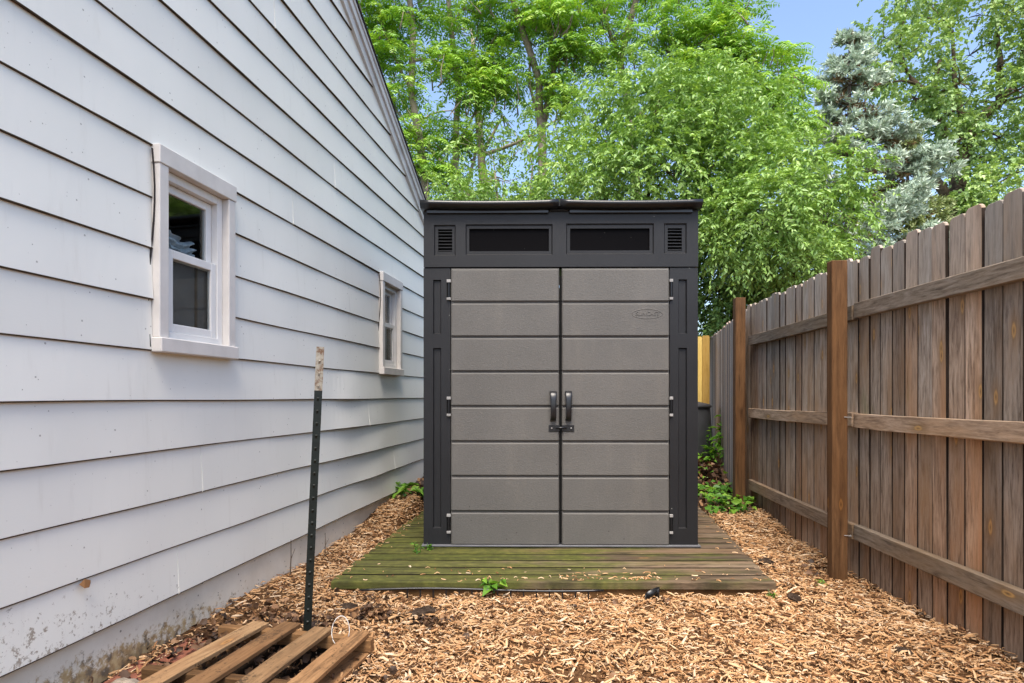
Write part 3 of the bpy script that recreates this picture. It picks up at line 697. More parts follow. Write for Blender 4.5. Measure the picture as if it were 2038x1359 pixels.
for pz in (.94, .265):                                  # bent nails between post and rails
    mb = MB(); mb.tube([(1.895, 3.411, pz), (1.93, 3.402, pz-.002), (1.948, 3.44, pz-.003)], .0022, 5); mb.build('nail', M['hinge'], fence)
# paler fence that turns away beyond the last post
fence2 = empty('back_fence', (2.03, 5.37, 0), 0, 'paler grey board fence beyond the far fence post, with dark rail pockets', 'fence')
dirx, diry = .255, 1.0; L0 = math.hypot(dirx, diry); dirx /= L0; diry /= L0
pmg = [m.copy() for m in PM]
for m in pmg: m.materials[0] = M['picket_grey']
s = 0.0; i = 0
while s < 3.6:
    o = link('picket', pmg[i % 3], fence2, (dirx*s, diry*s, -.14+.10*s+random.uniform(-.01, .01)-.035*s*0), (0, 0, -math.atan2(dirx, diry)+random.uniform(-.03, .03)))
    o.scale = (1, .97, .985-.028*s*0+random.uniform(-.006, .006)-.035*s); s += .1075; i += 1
for zz in (.45, 1.0, 1.55):
    mb = MB(); mb.cbox(.012, .05, 0, 3.6, zz, zz+.085, .003); mb.build('rail', M['rail'], fence2, rot=(0, 0, -math.atan2(dirx, diry)))
for pz in (1.63, 1.04):
    mb = MB(); mb.box(-.0115, -.009, .06, .10, pz, pz+.065); mb.build('rail_pocket', M['darkgap'], fence2, rot=(0, 0, -math.atan2(dirx, diry)))
fence3 = empty('new_fence', (2.40, 7.75, 0), 0, 'short run of new yellow pine fence boards behind the shed', 'fence')
pmn = [m.copy() for m in PM]
for m in pmn: m.materials[0] = M['newpine']; m.materials[1] = M['newpine']
for i in range(6):
    o = link('picket', pmn[i % 3], fence3, (.112-.097*i, random.uniform(-.004, .004), .15+random.uniform(-.012, .012)), (0, 0, R(90)+random.uniform(-.03, .03))); o.scale = (1, .9, .865)
for zz in (.6, 1.3):
    mb = MB(); mb.cbox(-.5, .17, .012, .05, zz, zz+.085, .003); mb.build('rail', M['newpine'], fence3)

# ================================================================== PALLET, STAKE, SMALL THINGS
PA = R(12)                                            # pallet frame: local y runs away from the camera along the slats
pallet = empty('wooden_pallet', (-1.345, 1.62, .012), -PA, 'old pine pallet with four spaced slats lying by the house wall', 'pallet')
ptop = .086
for i, (xx, rz, ln) in enumerate(((-.02, .055, 1.02), (.155, .015, 1.03), (.335, -.005, 1.01), (.505, -.010, 1.0))):
    n = 10; mb = MB(); vs = []; fs = []; wd = (.080, .084, .086, .085)[i]; ph = random.uniform(0, 6)
    for q in range(n+1):
        yv = ln*q/n; sag = .003*math.sin(yv*4+ph)
        e = [random.uniform(-.0015, .0015) for _ in range(4)]
        for x_, z_ in ((0, -.002), (.003, 0), (wd-.003, 0), (wd, -.002), (wd-.001, -.017), (.001, -.017)): vs.append((x_+e[0], yv+(random.uniform(-.004, .004) if q in (0, n) else 0), z_+sag))
    for q in range(n):
        for j in range(6): fs.append((q*6+j, q*6+(j+1) % 6, (q+1)*6+(j+1) % 6, (q+1)*6+j))
    fs += [tuple(range(6)), tuple(n*6+j for j in range(6))]; mb.add(vs, fs)
    mb.build('slat', M['pallet'], pallet, loc=(xx, -.05, ptop+.002*i), rot=(0, 0, -rz))
PAL2 = wood('pallet_stringer', 0, (.30, .17, .075), (.19, .10, .042), (.09, .045, .02), (.20, .09, .03), .5, .15)
for yv in (.08, .52, .92):
    mb = MB(); mb.cbox(-.10, .60, yv, yv+.036, .016, ptop-.0175, .003, jit=.001); mb.build('stringer', PAL2, pallet)
for xx in (.0, .5):
    mb = MB(); mb.cbox(xx, xx+.09, -.02, .98, -.001, .0155, .002); mb.build('bottom_slat', M['pallet'], pallet)
for (bx, by, rz, lb) in ((-1.395, 2.20, -.10, 'half-buried red brick nearest the camera between wall and pallet'), (-1.335, 2.42, -.16, 'half-buried red brick further back between wall and pallet')):
    mb = MB(); mb.cbox(-.055, .055, -.10, .10, -.04, .018, .006, jit=.003); tag(mb.build('brick', M['brick'], loc=(bx, by, .02), rot=(R(2), R(3), rz)), lb, 'brick', 'bricks by the house wall')
stake = empty('steel_stake', (-.897, 2.60, -.10), 0, 'dark green steel T-post with white tip standing beside the pallet', 'post')
stake.rotation_euler = (R(1), R(2.6), R(14))
H = 1.375; mb = MB(); wf = .0165
for z0, z1, nm, mt in ((0, H-.19, 'shaft', 'tgreen'), (H-.19, H, 'painted_tip', 'twhite')):
    mb = MB(); prof = [(-wf, 0), (wf, 0), (wf, .004), (.0035, .005), (.003, .030), (-.003, .030), (-.0035, .005), (-wf, .004)]
    vs = [(x, y_, z) for z in (z0, z1) for x, y_ in prof]; m = 8
    mb.add(vs, [tuple(range(m)), tuple(range(m, 2*m))]+[(j, (j+1) % m, m+(j+1) % m, m+j) for j in range(m)]); mb.build(nm, M[mt], stake)
for q in range(24):
    z = .06+q*.054
    if z > H-.03: break
    mb = MB(); mb.add([(-.0045, -.0005, z), (.0045, -.0005, z), (.003, -.006, z+.012), (-.003, -.006, z+.012), (-.0045, -.0005, z+.016), (.0045, -.0005, z+.016)], [(0,1,2,3), (3,2,5,4), (0,3,4), (1,5,2), (0,4,5,1)])
    mb.build('stud', M['tgreen'] if z < H-.19 else M['twhite'], stake)
mb = MB(); c = at(690, 1268, 2.36); pts = [(c[0]+.034*math.cos(a)*.9, c[1]+.02*math.sin(a*1.3), .145+.062*math.sin(a)) for a in np.linspace(-2.4, 3.4, 26)] if False else [(c[0]-.03+.035*math.cos(a), 2.38+.012*math.sin(a), .125+.055*math.sin(a)) for a in np.linspace(-.4, 4.2, 24)]
mb.tube(pts, .0016, 6); tag(mb.build('wire_loop', M['wire'], smooth=True), 'thin white wire loop sticking up between the last two pallet slats', 'wire')
mb = MB(); P = []
rock = MB(); n = 9
vs = []; fs = []
for i in range(n+1):
    for j in range(14):
        th = math.pi*i/n; ph = 2*math.pi*j/14; r = 1+.12*math.sin(3*ph+i)+.08*math.sin(5*th+j)
        vs.append((.075*r*math.sin(th)*math.cos(ph), .05*r*math.sin(th)*math.sin(ph), .028*r*math.cos(th)))
for i in range(n):
    for j in range(14): fs.append((i*14+j, i*14+(j+1) % 14, (i+1)*14+(j+1) % 14, (i+1)*14+j))
rock.add(vs, fs); tag(rock.build('rock', M['rock'], smooth=True, loc=(-1.33, 2.035, .06)), 'tan rock at the bottom edge beside the first pallet slat', 'rock')
# landscape edging under the front of the deck: thin strip with teeth, and a curled black offcut
edg = empty('edging_strip', (-.80, 3.135, 0), 0, 'black slotted edging strip half buried along the front of the deck', 'edging')
mb = MB(); pts = [(x, .012*math.sin(x*3), .042+.006*math.sin(x*5)) for x in np.linspace(0, 1.28, 24)]; mb.tube(pts, .006, 6); mb.build('top_rail', M['black'], edg, True)
for x in np.linspace(.25, 1.2, 15):
    mb = MB(); mb.cbox(x-.004, x+.004, .012*math.sin(x*3)-.003, .012*math.sin(x*3)+.003, -.03, .044, .001); mb.build('tooth', M['black'], edg)
mb = MB(); vs = []; fs = []; n = 14
for i in range(n+1):
    a = -.9+4.2*i/n; r = .024+.006*i/n
    for z in (-.02, .035): vs.append((r*math.cos(a)*1.4, r*math.sin(a), z+.02*math.cos(a)))
for i in range(n): fs.append((2*i, 2*i+1, 2*i+3, 2*i+2))
mb.add(vs, fs); o = mb.build('edging_offcut', M['roofp'], smooth=True, loc=(.735, 3.12, .008)); md = o.modifiers.new('thick', 'SOLIDIFY'); md.thickness = .004
tag(o, 'curled black plastic offcut poking out under the right half of the deck', 'plastic scrap')
# dark bin behind the shed
binr = empty('compost_bin', (2.02, 7.2, gh(2.02, 7.2).item()-.01), 0, 'dark grey tapered plastic bin half hidden behind the shed', 'bin')
mb = MB(); mb.lathe([(0, 0), (.385, 0), (.39, .02), (.350, .58), (.345, .60)], 32); mb.build('body', M['bin'], binr, True)
mb = MB(); mb.lathe([(.335, .585), (.362, .59), (.365, .615), (.35, .63), (.2, .665), (0, .675)], 32); mb.build('lid', M['bin'], binr, True)

# ================================================================== FOLIAGE TOOLS
def unit(a): return a/np.maximum(np.linalg.norm(a, axis=-1, keepdims=True), 1e-9)
def leaf_arrays(P, D, Nn, L, W, fold=.22, droop=.12):
    """diamond leaves folded on the midrib: P base, D direction, Nn rough normal"""
    D = unit(D); S_ = unit(np.cross(D, Nn)); Nn = np.cross(S_, D); L = L[:, None]; W = W[:, None]
    mid = P+D*L*.42; tip = P+D*L-Nn*L*droop
    V = np.stack([P, mid+S_*W*.5+Nn*W*fold, tip, mid-S_*W*.5+Nn*W*fold], 1).reshape(-1, 3)
    b = np.arange(len(P))[:, None]*4; Fc = np.concatenate([b+np.array([0, 1, 2]), b+np.array([0, 2, 3])], 0); return V, Fc
def rdir(n, rng): return unit(rng.normal(size=(n, 3)))
def twig_leaves(C, D, nl, tl, L, W, rng, droop=.45, tone=None):
    """C,D: twig origins / directions (n,3). nl leaves per twig of length tl"""
    n = len(C); s = (np.arange(nl)+.6)/nl; s = s[None, :]+rng.uniform(-.3, .3, (n, nl))/nl
    tl = tl*rng.uniform(.65, 1.3, (n, 1))
    P = C[:, None, :]+D[:, None, :]*(s*tl)[..., None]; P[..., 2] -= droop*(s**2*tl)
    T = D[:, None, :]*np.ones((1, nl, 1)); T = T.copy(); T[..., 2] -= 2*droop*s; T = unit(T)
    side = unit(np.cross(D, np.array([0, 0, 1.])+.2*rng.normal(size=(n, 3))))[:, None, :]*np.where(np.arange(nl) % 2, 1, -1)[None, :, None]
    LD = unit(T*.7+side*.85+.35*rng.normal(size=(n, nl, 3))+np.array([0, 0, -.28]))
    NN = unit(np.array([0, 0, 1.])+.55*rng.normal(size=(n, nl, 3)))
    Ls = L*rng.uniform(.6, 1.25, (n, nl)); Ws = W*Ls/L*rng.uniform(.8, 1.2, (n, nl))
    V, Fc = leaf_arrays(P.reshape(-1, 3), LD.reshape(-1, 3), NN.reshape(-1, 3), Ls.ravel(), Ws.ravel())
    tn = rng.uniform(0, 1, n) if tone is None else tone
    rn = np.clip(.55*tn[:, None]+.45*rng.uniform(0, 1, (n, nl)), 0, 1); return V, Fc, np.repeat(rn.ravel(), 4)
def join(parts):
    Vs, Fs, Rs = [], [], []; o = 0
    for V, Fc, r in parts: Vs.append(V); Fs.append(Fc+o); Rs.append(r); o += len(V)
    return np.concatenate(Vs), np.concatenate(Fs), np.concatenate(Rs)
def curve(a, b, n=5, lift=.1, rng=random):
    a, b = np.array(a, float), np.array(b, float); L = np.linalg.norm(b-a); pts = []
    j = np.array([rng.uniform(-1, 1) for _ in range(3)])*.10*L
    for i in range(n+1):
        u = i/n; p = a+(b-a)*u+j*math.sin(math.pi*u); p[2] += lift*L*math.sin(math.pi*u); pts.append(p)
    return pts
def make_tree(name, label, group, base, trunks, lobes, leaf, bark, cat='tree', seed=1, limbs=True, extra=None):
    """trunks: [(path points, r0, r1)]; lobes: [(centre, (rx,ry,rz), number of twigs)]"""
    rng = np.random.default_rng(seed); rr = random.Random(seed)
    root = empty(name, tuple(base), 0, label, cat, group); b0 = np.array(base, float)
    tm = MB(); nodes = []
    for path, r0, r1 in trunks:
        pts = []
        for i in range(len(path)-1):
            for u in (0, .5): p = np.array(path[i])*(1-u)+np.array(path[i+1])*u; pts.append(p+np.array([rr.uniform(-1, 1), rr.uniform(-1, 1), 0])*.02)
        pts.append(np.array(path[-1])); m = len(pts)
        rads = [r0+(r1-r0)*i/(m-1) for i in range(m)]
        tm.tube([p-b0 for p in pts], rads, 9); nodes += list(zip(pts, rads))
    tm.build('trunk', bark, root, True)
    bm_ = MB(); parts = []
    for c, rad, nt in lobes:
        c = np.array(c); rad = np.array(rad)
        if limbs and nodes:
            lo = [q for q in nodes if q[0][2] < c[2]+.1] or nodes
            q = min(lo, key=lambda q: np.linalg.norm((q[0]-c)*np.array([1, 1, .8]))); r0 = min(q[1]*.6, .05)
            pts = curve(q[0], c, 5, .06, rr); bm_.tube([p-b0 for p in pts], list(np.linspace(r0, r0*.4, 6)), 6)
            for _ in range(6):
                d = unit(rng.normal(size=3))*rad*rng.uniform(.45, .85); pts = curve(c, c+d, 3, .05, rr); bm_.tube([p-b0 for p in pts], list(np.linspace(r0*.4, .004, 4)), 4)
        if extra: parts += extra(c-b0, rad, nt, rng, bm_)
        else:
            d = rdir(nt, rng); rr_ = rng.uniform(.25, 1.0, nt)**.55; C = c+d*rad*rr_[:, None]
            C += .10*rad*np.stack([wob(C, 3.1/rad.mean(), seed+k) for k in range(3)], 1)
            keep = wob(C, leaf.get('gap', 2.4), seed+9) > leaf.get('thr', -.6); C = C[keep]; d = d[keep]
            D = unit(d*.8+rng.normal(size=d.shape)*.55+np.array([0, 0, leaf.get('up', .0)]))
            tone = np.clip(.5+.32*wob(C, 2.0, seed+20)+rng.uniform(-.3, .3, len(C)), 0, 1)
            V, Fc, rn = twig_leaves(C, D, leaf['n'], leaf['tl'], leaf['L'], leaf['W'], rng, leaf.get('droop', .45), tone); parts.append((V-b0, Fc, rn))
    if bm_.v: tag(bm_.build('branches', bark, root, True), kind='stuff')
    V, Fc, rn = join(parts); link('crown', np_mesh('crown', V, Fc, leaf['mat'], rn), root); return root
def lobe(px, py, d, rx, ry, rz, nt): return (at(px, py, d), (rx*d/F, rz, ry*d/F), nt)
def gz(x, y_): return gh(np.array([x]), np.array([y_]))[0]
def down(px, d): x = (px-CX)/F*d; return np.array([x, d, gz(x, d)-.05])

# ================================================================== TREES BEHIND
G1 = 'leafy trees behind the shed'
BL = dict(mat=M['lf_bush'], n=16, tl=.36, L=.084, W=.036, droop=.5, thr=-.38, gap=2.4)
b = down(1290, 8.9)
make_tree('bushy_tree', 'dense bright green bushy tree rising right behind the shed roof', G1, b,
          [([b, at(1285, 500, 8.9), at(1292, 330, 8.8), at(1310, 200, 8.8)], .07, .02), ([b, at(1320, 520, 8.8), at(1420, 330, 8.7)], .05, .02), ([b, at(1230, 500, 8.9), at(1190, 300, 8.9)], .05, .02)],
          [lobe(1320, 235, 8.8, 150, 95, .9, 420), lobe(1440, 255, 8.6, 140, 110, .9, 420), lobe(1215, 270, 8.8, 110, 105, .8, 290), lobe(1330, 345, 8.4, 190, 110, .9, 560),
           lobe(1200, 370, 8.6, 130, 80, .7, 270), lobe(1490, 350, 8.4, 130, 110, .8, 360), lobe(1260, 165, 9.0, 90, 60, .6, 130), lobe(1395, 180, 9.0, 105, 60, .6, 190), lobe(1120, 330, 8.9, 70, 90, .6, 90)], BL, M['bark3'], seed=11)
b = down(1610, 8.0)
make_tree('bushy_tree', 'rounded green bushy tree leaning over the fence beside the spruce', G1, b,
          [([b, at(1600, 640, 8.0), at(1570, 480, 7.9), at(1580, 380, 7.9)], .06, .02), ([at(1600, 640, 8.0), at(1640, 480, 7.9), at(1660, 380, 7.9)], .04, .015)],
          [lobe(1590, 350, 7.8, 115, 70, .7, 330), lobe(1660, 360, 7.9, 62, 62, .5, 120), lobe(1560, 430, 7.6, 120, 90, .7, 380), lobe(1640, 440, 7.7, 70, 70, .5, 150), lobe(1500, 440, 7.6, 110, 90, .7, 320),
           lobe(1590, 510, 7.7, 90, 70, .6, 200)], dict(BL, L=.074, W=.032, thr=-.5), M['bark3'], seed=23)
b = down(1450, 9.0)
make_tree('leafy_shrub', 'darker drooping shrub filling the gap between shed and fence', 'shrubs behind the shed', b,
          [([b, at(1440, 700, 9), at(1430, 560, 9)], .05, .015), ([b, at(1480, 690, 9), at(1500, 580, 9)], .04, .012)],
          [lobe(1440, 490, 8.8, 90, 85, .7, 280), lobe(1430, 575, 8.7, 80, 75, .6, 250), lobe(1500, 590, 8.8, 90, 65, .6, 230), lobe(1560, 575, 8.6, 70, 50, .45, 120), lobe(1420, 430, 8.8, 60, 60, .5, 130), lobe(1420, 640, 8.8, 60, 50, .4, 110)],
          dict(mat=M['lf_low'], n=16, tl=.36, L=.088, W=.036, droop=.6, thr=-.6), M['bark3'], 'shrub', 31)
b = down(1000, 8.8)
make_tree('leafy_shrub', 'loose airy shrub peeping over the left half of the shed roof', 'shrubs behind the shed', b,
          [([b, at(1000, 520, 8.8), at(985, 340, 8.8)], .045, .012), ([b, at(960, 500, 8.8), at(930, 380, 8.8)], .03, .012), ([b, at(1050, 500, 8.8), at(1060, 330, 8.8)], .035, .012)],
          [lobe(1000, 360, 8.8, 85, 70, .6, 150), lobe(925, 390, 8.7, 65, 35, .5, 75), lobe(1070, 385, 8.7, 75, 50, .5, 120), lobe(960, 300, 9.0, 70, 50, .5, 46), lobe(1040, 290, 9.0, 80, 55, .5, 70), lobe(1010, 420, 8.6, 150, 40, .5, 170), lobe(890, 385, 8.8, 40, 30, .4, 30)],
          dict(mat=M['lf_bush'], n=14, tl=.34, L=.075, W=.032, droop=.5, thr=-.35), M['bark'], 'shrub', 41)

d = 14.0; b = down(960, d)
make_tree('background_tree', 'pale airy tree far behind the slender trunks at the left', G1, b, [([b, at(965, 420, d), at(950, 200, d), at(940, 60, d)], .14, .04), ([at(965, 420, d), at(860, 300, d), at(800, 200, d)], .08, .03)],
          [lobe(820, 300, d, 80, 70, .9, 50), lobe(900, 220, d, 90, 60, .9, 40), lobe(1000, 230, d, 90, 70, .9, 60), lobe(870, 380, d, 110, 50, .9, 110), lobe(780, 160, d, 70, 60, .8, 40), lobe(980, 350, d, 110, 60, .9, 110), lobe(900, 60, d, 130, 70, .9, 40), lobe(1120, 230, d, 90, 80, .9, 100)],
          dict(BL, L=.12, W=.058, n=12, tl=.5, thr=-.15, gap=1.6), M['bark2'], seed=97)
d = 13.5; b = down(1500, d)
make_tree('background_tree', 'pale airy tree far behind, between the feather leaves and the spruce', G1, b, [([b, at(1500, 420, d), at(1490, 260, d)], .14, .05)],
          [lobe(1450, 220, d, 100, 60, .9, 150), lobe(1530, 270, d, 80, 60, .8, 130), lobe(1360, 200, d, 90, 60, .8, 120)], dict(BL, L=.12, W=.058, n=12, tl=.5, thr=-.3, gap=1.6), M['bark2'], seed=98)
# trees with long feather leaves
def rosettes(c, rad, nt, rng, bm_):
    out = []; d = rdir(nt, rng); C = c+d*rad*(rng.uniform(.1, 1, (nt, 1))**.5)
    K, m = 8, 8
    for q in range(0, nt, 2):                              # bare twigs that carry the rosettes
        s_ = C[q]-np.array([0, 0, .25+.3*rng.uniform()])+rng.normal(size=3)*.12
        bm_.tube([s_, (s_+C[q])/2+rng.normal(size=3)*.03, C[q]], [.016, .011, .005], 4)
    az = (np.arange(K)[None]/K*2*math.pi)+rng.uniform(-.35, .35, (nt, K))+rng.uniform(0, 6.28, (nt, 1))
    el = rng.uniform(-.15, .75, (nt, K)); RL = rng.uniform(.34, .62, (nt, K))
    D0 = np.stack([np.cos(az)*np.cos(el), np.sin(az)*np.cos(el), np.sin(el)], -1)
    s = np.linspace(.22, 1.0, m); dr = rng.uniform(.35, .8, (nt, K))
    P = C[:, None, None]+D0[:, :, None]*(s[None, None]*RL[..., None])[..., None]; P[..., 2] -= (dr[..., None]*(s**2)[None, None])*RL[..., None]
    T = D0[:, :, None]*np.ones((1, 1, m, 1)); T = T.copy(); T[..., 2] -= 2*dr[..., None]*s[None, None]; T = unit(T)
    side = unit(np.cross(T, np.array([0, 0, 1.])+.12*rng.normal(size=T.shape))); tone = rng.uniform(.1, 1, (nt, K, 1))*np.ones((1, 1, m))
    up = unit(np.cross(side, T)); up = np.where(up[..., 2:] < 0, -up, up)
    for sg in (-1, 1):
        LD = unit(side*sg+T*.45-up*.25+.12*rng.normal(size=T.shape)); L = .115*(1-.35*np.abs(s-.5)*2)[None, None]*rng.uniform(.8, 1.2, T.shape[:3])
        V, Fc = leaf_arrays(P.reshape(-1, 3), LD.reshape(-1, 3), up.reshape(-1, 3)+.15*rng.normal(size=(P.size//3, 3)), L.ravel(), L.ravel()*.34, .12, .15)
        out.append((V, Fc, np.repeat(np.clip(tone*.8+.2*rng.uniform(0, 1, tone.shape), 0, 1).ravel(), 4)))
    a = P[:, :, 0].reshape(-1, 3); e = P[:, :, -1].reshape(-1, 3); st = C[:, None]+0*P[:, :, 0]; st = st.reshape(-1, 3)   # leaf stalks
    for p, q in ((st, P[:, :, 3].reshape(-1, 3)), (P[:, :, 3].reshape(-1, 3), e)):
        dd = q-p; V, Fc = leaf_arrays(p, dd, np.array([[0, 0, 1.]])+0*p, np.linalg.norm(dd, axis=1), np.full(len(p), .008), 0, 0); out.append((V, Fc, np.full(len(V), .9)))
    return out
G2 = 'slender feather-leaved trees'
PL = dict(mat=M['lf_pin'])
def slender(label, base_px, d, trunks, lobes, seed, bark='bark2'):
    b = down(base_px, d); tr = []
    for pp, r0, r1 in trunks: tr.append(([b]+[at(x, y_, d) for x, y_ in pp] if pp[0][1] >= 380 else [at(x, y_, d) for x, y_ in pp], r0, r1))
    make_tree('slender_tree', label, G2, b, tr, [lobe(*l) for l in [(*q[:6], int(q[6]*1.3)) for q in lobes]], PL, M[bark], seed=seed, extra=rosettes)
d = 11.0
slender('slender feather-leaved tree nearest the white gable, with thin pale trunk', 850, d,
        [([(850, 420), (836, 290), (818, 180), (820, 60), (812, -90)], .085, .05), ([(818, 180), (775, 90), (745, 10)], .03, .012), ([(836, 290), (790, 220), (770, 170)], .025, .01)],
        [(760, 100, d, 70, 55, .5, 15), (800, 30, d, 90, 50, .6, 16), (795, 190, d, 55, 40, .4, 9), (830, 260, d, 60, 35, .5, 10), (870, 120, d, 45, 45, .4, 6), (835, 330, d, 60, 30, .4, 8), (790, -80, d, 130, 60, .8, 18), (735, 40, d, 40, 50, .4, 7)], 51)
slender('slender feather-leaved tree with forked trunk left of the roof joint', 905, d+.6,
        [([(905, 420), (905, 300), (914, 180), (900, 60), (885, -90)], .075, .045), ([(905, 300), (960, 190), (985, 100)], .03, .012), ([(925, 400), (950, 290), (945, 180)], .04, .02)],
        [(930, 130, d+.6, 85, 45, .5, 16), (985, 140, d+.4, 60, 45, .5, 12), (960, 185, d+.4, 75, 32, .4, 12), (905, 270, d+.6, 60, 35, .4, 10), (920, 20, d+.6, 100, 50, .6, 18), (880, 350, d+.4, 45, 25, .4, 6), (930, -90, d+.6, 120, 60, .8, 16), (1000, 60, d+.6, 40, 40, .4, 6)], 52)
slender('slender feather-leaved tree with dark twin trunks above the roof joint', 1085, d+.3,
        [([(1080, 420), (1078, 280), (1072, 160), (1040, 60), (1000, -70)], .10, .05), ([(1078, 280), (1100, 140), (1092, 20), (1105, -90)], .06, .03), ([(1078, 260), (1055, 170), (1050, 90)], .03, .02), ([(1100, 140), (1150, 40), (1170, -60)], .04, .02)],
        [(1060, 40, d+.3, 80, 45, .5, 14), (1120, 60, d+.1, 75, 45, .5, 14), (1150, 110, d+.1, 60, 40, .4, 10), (1090, 170, d+.3, 60, 35, .4, 7), (1150, 10, d+.3, 80, 40, .5, 12), (1060, -80, d+.3, 130, 60, .8, 18), (1130, 200, d+.2, 40, 30, .4, 5)], 53, 'bark')
slender('feather-leaved tree spreading right towards the open patch of blue sky', 1270, d+.5,
        [([(1270, 420), (1255, 250), (1235, 120), (1260, 20), (1290, -90)], .10, .05), ([(1255, 250), (1340, 160), (1420, 130), (1500, 150), (1560, 140)], .05, .015), ([(1255, 250), (1380, 190), (1440, 90), (1470, 20)], .05, .015), ([(1235, 120), (1200, 20), (1190, -90)], .04, .02)],
        [(1220, 90, d+.5, 60, 60, .5, 10), (1330, 60, d+.4, 85, 45, .6, 18), (1410, 60, d+.3, 80, 50, .6, 20), (1400, 130, d+.2, 85, 40, .5, 18), (1490, 110, d+.2, 70, 45, .5, 18), (1550, 170, d+.2, 55, 40, .5, 14), (1570, 100, d+.3, 30, 25, .3, 4), (1480, 190, d+.1, 90, 40, .5, 18),
         (1455, 5, d+.4, 60, 35, .5, 10), (1300, -40, d+.5, 140, 50, .8, 20), (1560, 240, d, 60, 40, .4, 12)], 54, 'bark')

# big broad-leaved tree on the right
def pop(px, py, r, n, d=16.5): return lobe(px, py, d+random.uniform(-.8, .8), r*1.15, r*.85, r*16/F, n)
d = 16.5; b = down(1905, d)
lob = [pop(*q) for q in ((1760, 75, 45, 95), (1800, 35, 50, 110), (1850, 10, 60, 120), (1745, 130, 32, 60), (1790, 120, 55, 120), (1835, 90, 50, 110), (1880, 70, 55, 120), (1950, 30, 60, 130), (2020, 20, 60, 120), (1930, 110, 50, 120), (1990, 130, 42, 80), (2035, 90, 50, 100),
       (1770, 165, 34, 60), (1860, 155, 45, 110), (1910, 165, 55, 130), (1820, 195, 30, 50), (1900, 220, 45, 110), (1945, 205, 34, 70), (2025, 180, 45, 100), (1860, 265, 36, 70), (1915, 275, 38, 80), (1990, 275, 55, 130), (2040, 270, 55, 120), (1960, 320, 55, 140), (2020, 345, 55, 130), (1920, 370, 45, 120), (1975, 385, 50, 120),
       (1880, 340, 26, 40), (1930, 430, 50, 110), (2010, 430, 60, 120), (2090, 60, 70, 120), (2100, 200, 75, 130), (2110, 330, 80, 130), (1830, -80, 90, 130), (1960, -90, 100, 150), (2090, -80, 90, 120))]
make_tree('broadleaf_tree', 'large pale green tree with forked brown limbs above the right fence', 'tall trees beyond the fence', b,
          [([b, at(1925, 480, d), at(1904, 330, d)], .32, .22), ([at(1904, 335, d), at(1932, 285, d), at(1950, 235, d), at(1990, 205, d), at(2020, 160, d), at(2050, 60, d)], .19, .06), ([at(1904, 335, d), at(1885, 275, d), at(1862, 225, d), at(1858, 190, d), at(1870, 120, d)], .17, .05),
           ([at(1932, 285, d), at(1915, 240, d), at(1900, 170, d), at(1895, 60, d)], .10, .04), ([at(1858, 195, d), at(1825, 170, d), at(1805, 145, d), at(1790, 90, d)], .09, .03), ([at(1990, 205, d), at(1990, 120, d), at(1985, 40, d)], .10, .04), ([b+np.array([.1, 0, 0]), at(1900, 420, d), at(1885, 390, d), at(1850, 345, d), at(1815, 290, d)], .2, .08)],
          lob, dict(mat=M['lf_pop'], n=12, tl=.46, L=.12, W=.08, droop=.35, thr=-.24, gap=1.7), M['bark3'], seed=61)
# spruces
def spruce(label, apx, apy, d, bh, spread, mat, seed, dens=1.0):
    rng = np.random.default_rng(seed); top = at(apx, apy, d); base = np.array([top[0], d, gz(top[0], d)-.05]); H = top[2]-base[2]
    root = empty('spruce_tree', tuple(base), 0, label, 'tree', 'tall trees beyond the fence')
    tm = MB(); tm.tube([(0, 0, 0), (.02, 0, H*.5), (0, 0, H)], [H*.018, H*.011, .01], 9); tm.build('trunk', M['bark'], root, True)
    br = MB(); P_, D_, N_, L_, R_ = [], [], [], [], []
    z = H-.05
    while z > bh:
        f = (H-z)/H; R0 = spread*H*(f**.92)+.05; nb = int(rng.integers(5, 8))
        for q in range(nb):
            a = rng.uniform(0, 6.283); rl = R0*rng.uniform(.62, 1.12); dr = .10+.28*f
            pts = []
            for u in np.linspace(0, 1, 6):
                rr_ = rl*u; pts.append(np.array([rr_*math.cos(a), rr_*math.sin(a), z-dr*rl*math.sin(u*2.2)*.75+.16*rl*u*u]))
            br.tube(pts, list(np.linspace(.018+.012*f, .004, 6)), 4)
            ns = int(max(5, rl*15*dens)); ad = np.array([math.cos(a), math.sin(a), 0]); sd = np.array([-math.sin(a), math.cos(a), 0])
            for k in range(ns):
                u = rng.uniform(.18, 1.0)**.7; x = u*5; i = min(4, int(x)); p = pts[i]+(pts[i+1]-pts[i])*(x-i)
                sl_ = (.10+.30*rl*(1-u)*.5+.10*rng.uniform())*1.0; tw = unit(ad*.75+sd*rng.choice([-1, 1])*rng.uniform(.2, .9)+np.array([0, 0, rng.uniform(-.35, .15)]))
                m = 22; s = rng.uniform(0, 1, m); C = p+tw*(s*sl_*1.3)[:, None]
                nd = unit(tw*.75+rng.normal(size=(m, 3))*.62+np.array([0, 0, .22])); P_.append(C); D_.append(nd); L_.append(rng.uniform(.045, .10, m))
                old = u < .45+.2*rng.uniform()
                R_.append(np.clip((rng.uniform(0, .3, m) if old and rng.uniform() < .7 else .3+.45*u*s+.3*rng.uniform(0, 1, m)), 0, 1))
        z -= rng.uniform(.13, .20)*(1+.9*f)
    tag(br.build('branches', M['bark3'], root, True), kind='stuff')
    P_, D_, L_, R_ = np.concatenate(P_), np.concatenate(D_), np.concatenate(L_), np.concatenate(R_)
    V, Fc = leaf_arrays(P_, D_, rdir(len(P_), rng), L_*1.5, L_*.42, .1, 0)
    link('crown', np_mesh('crown', V, Fc, mat, np.repeat(R_, 4)), root)
spruce('tall silvery blue spruce with pointed tip and brown inner twigs', 1690, 66, 13.0, 1.5, .47, M['lf_spr'], 71, 1.3)
spruce('shorter olive green conifer between the blue spruce and the broadleaf tree', 1806, 250, 14.8, 1.6, .30, M['lf_spr2'], 72, 1.2)

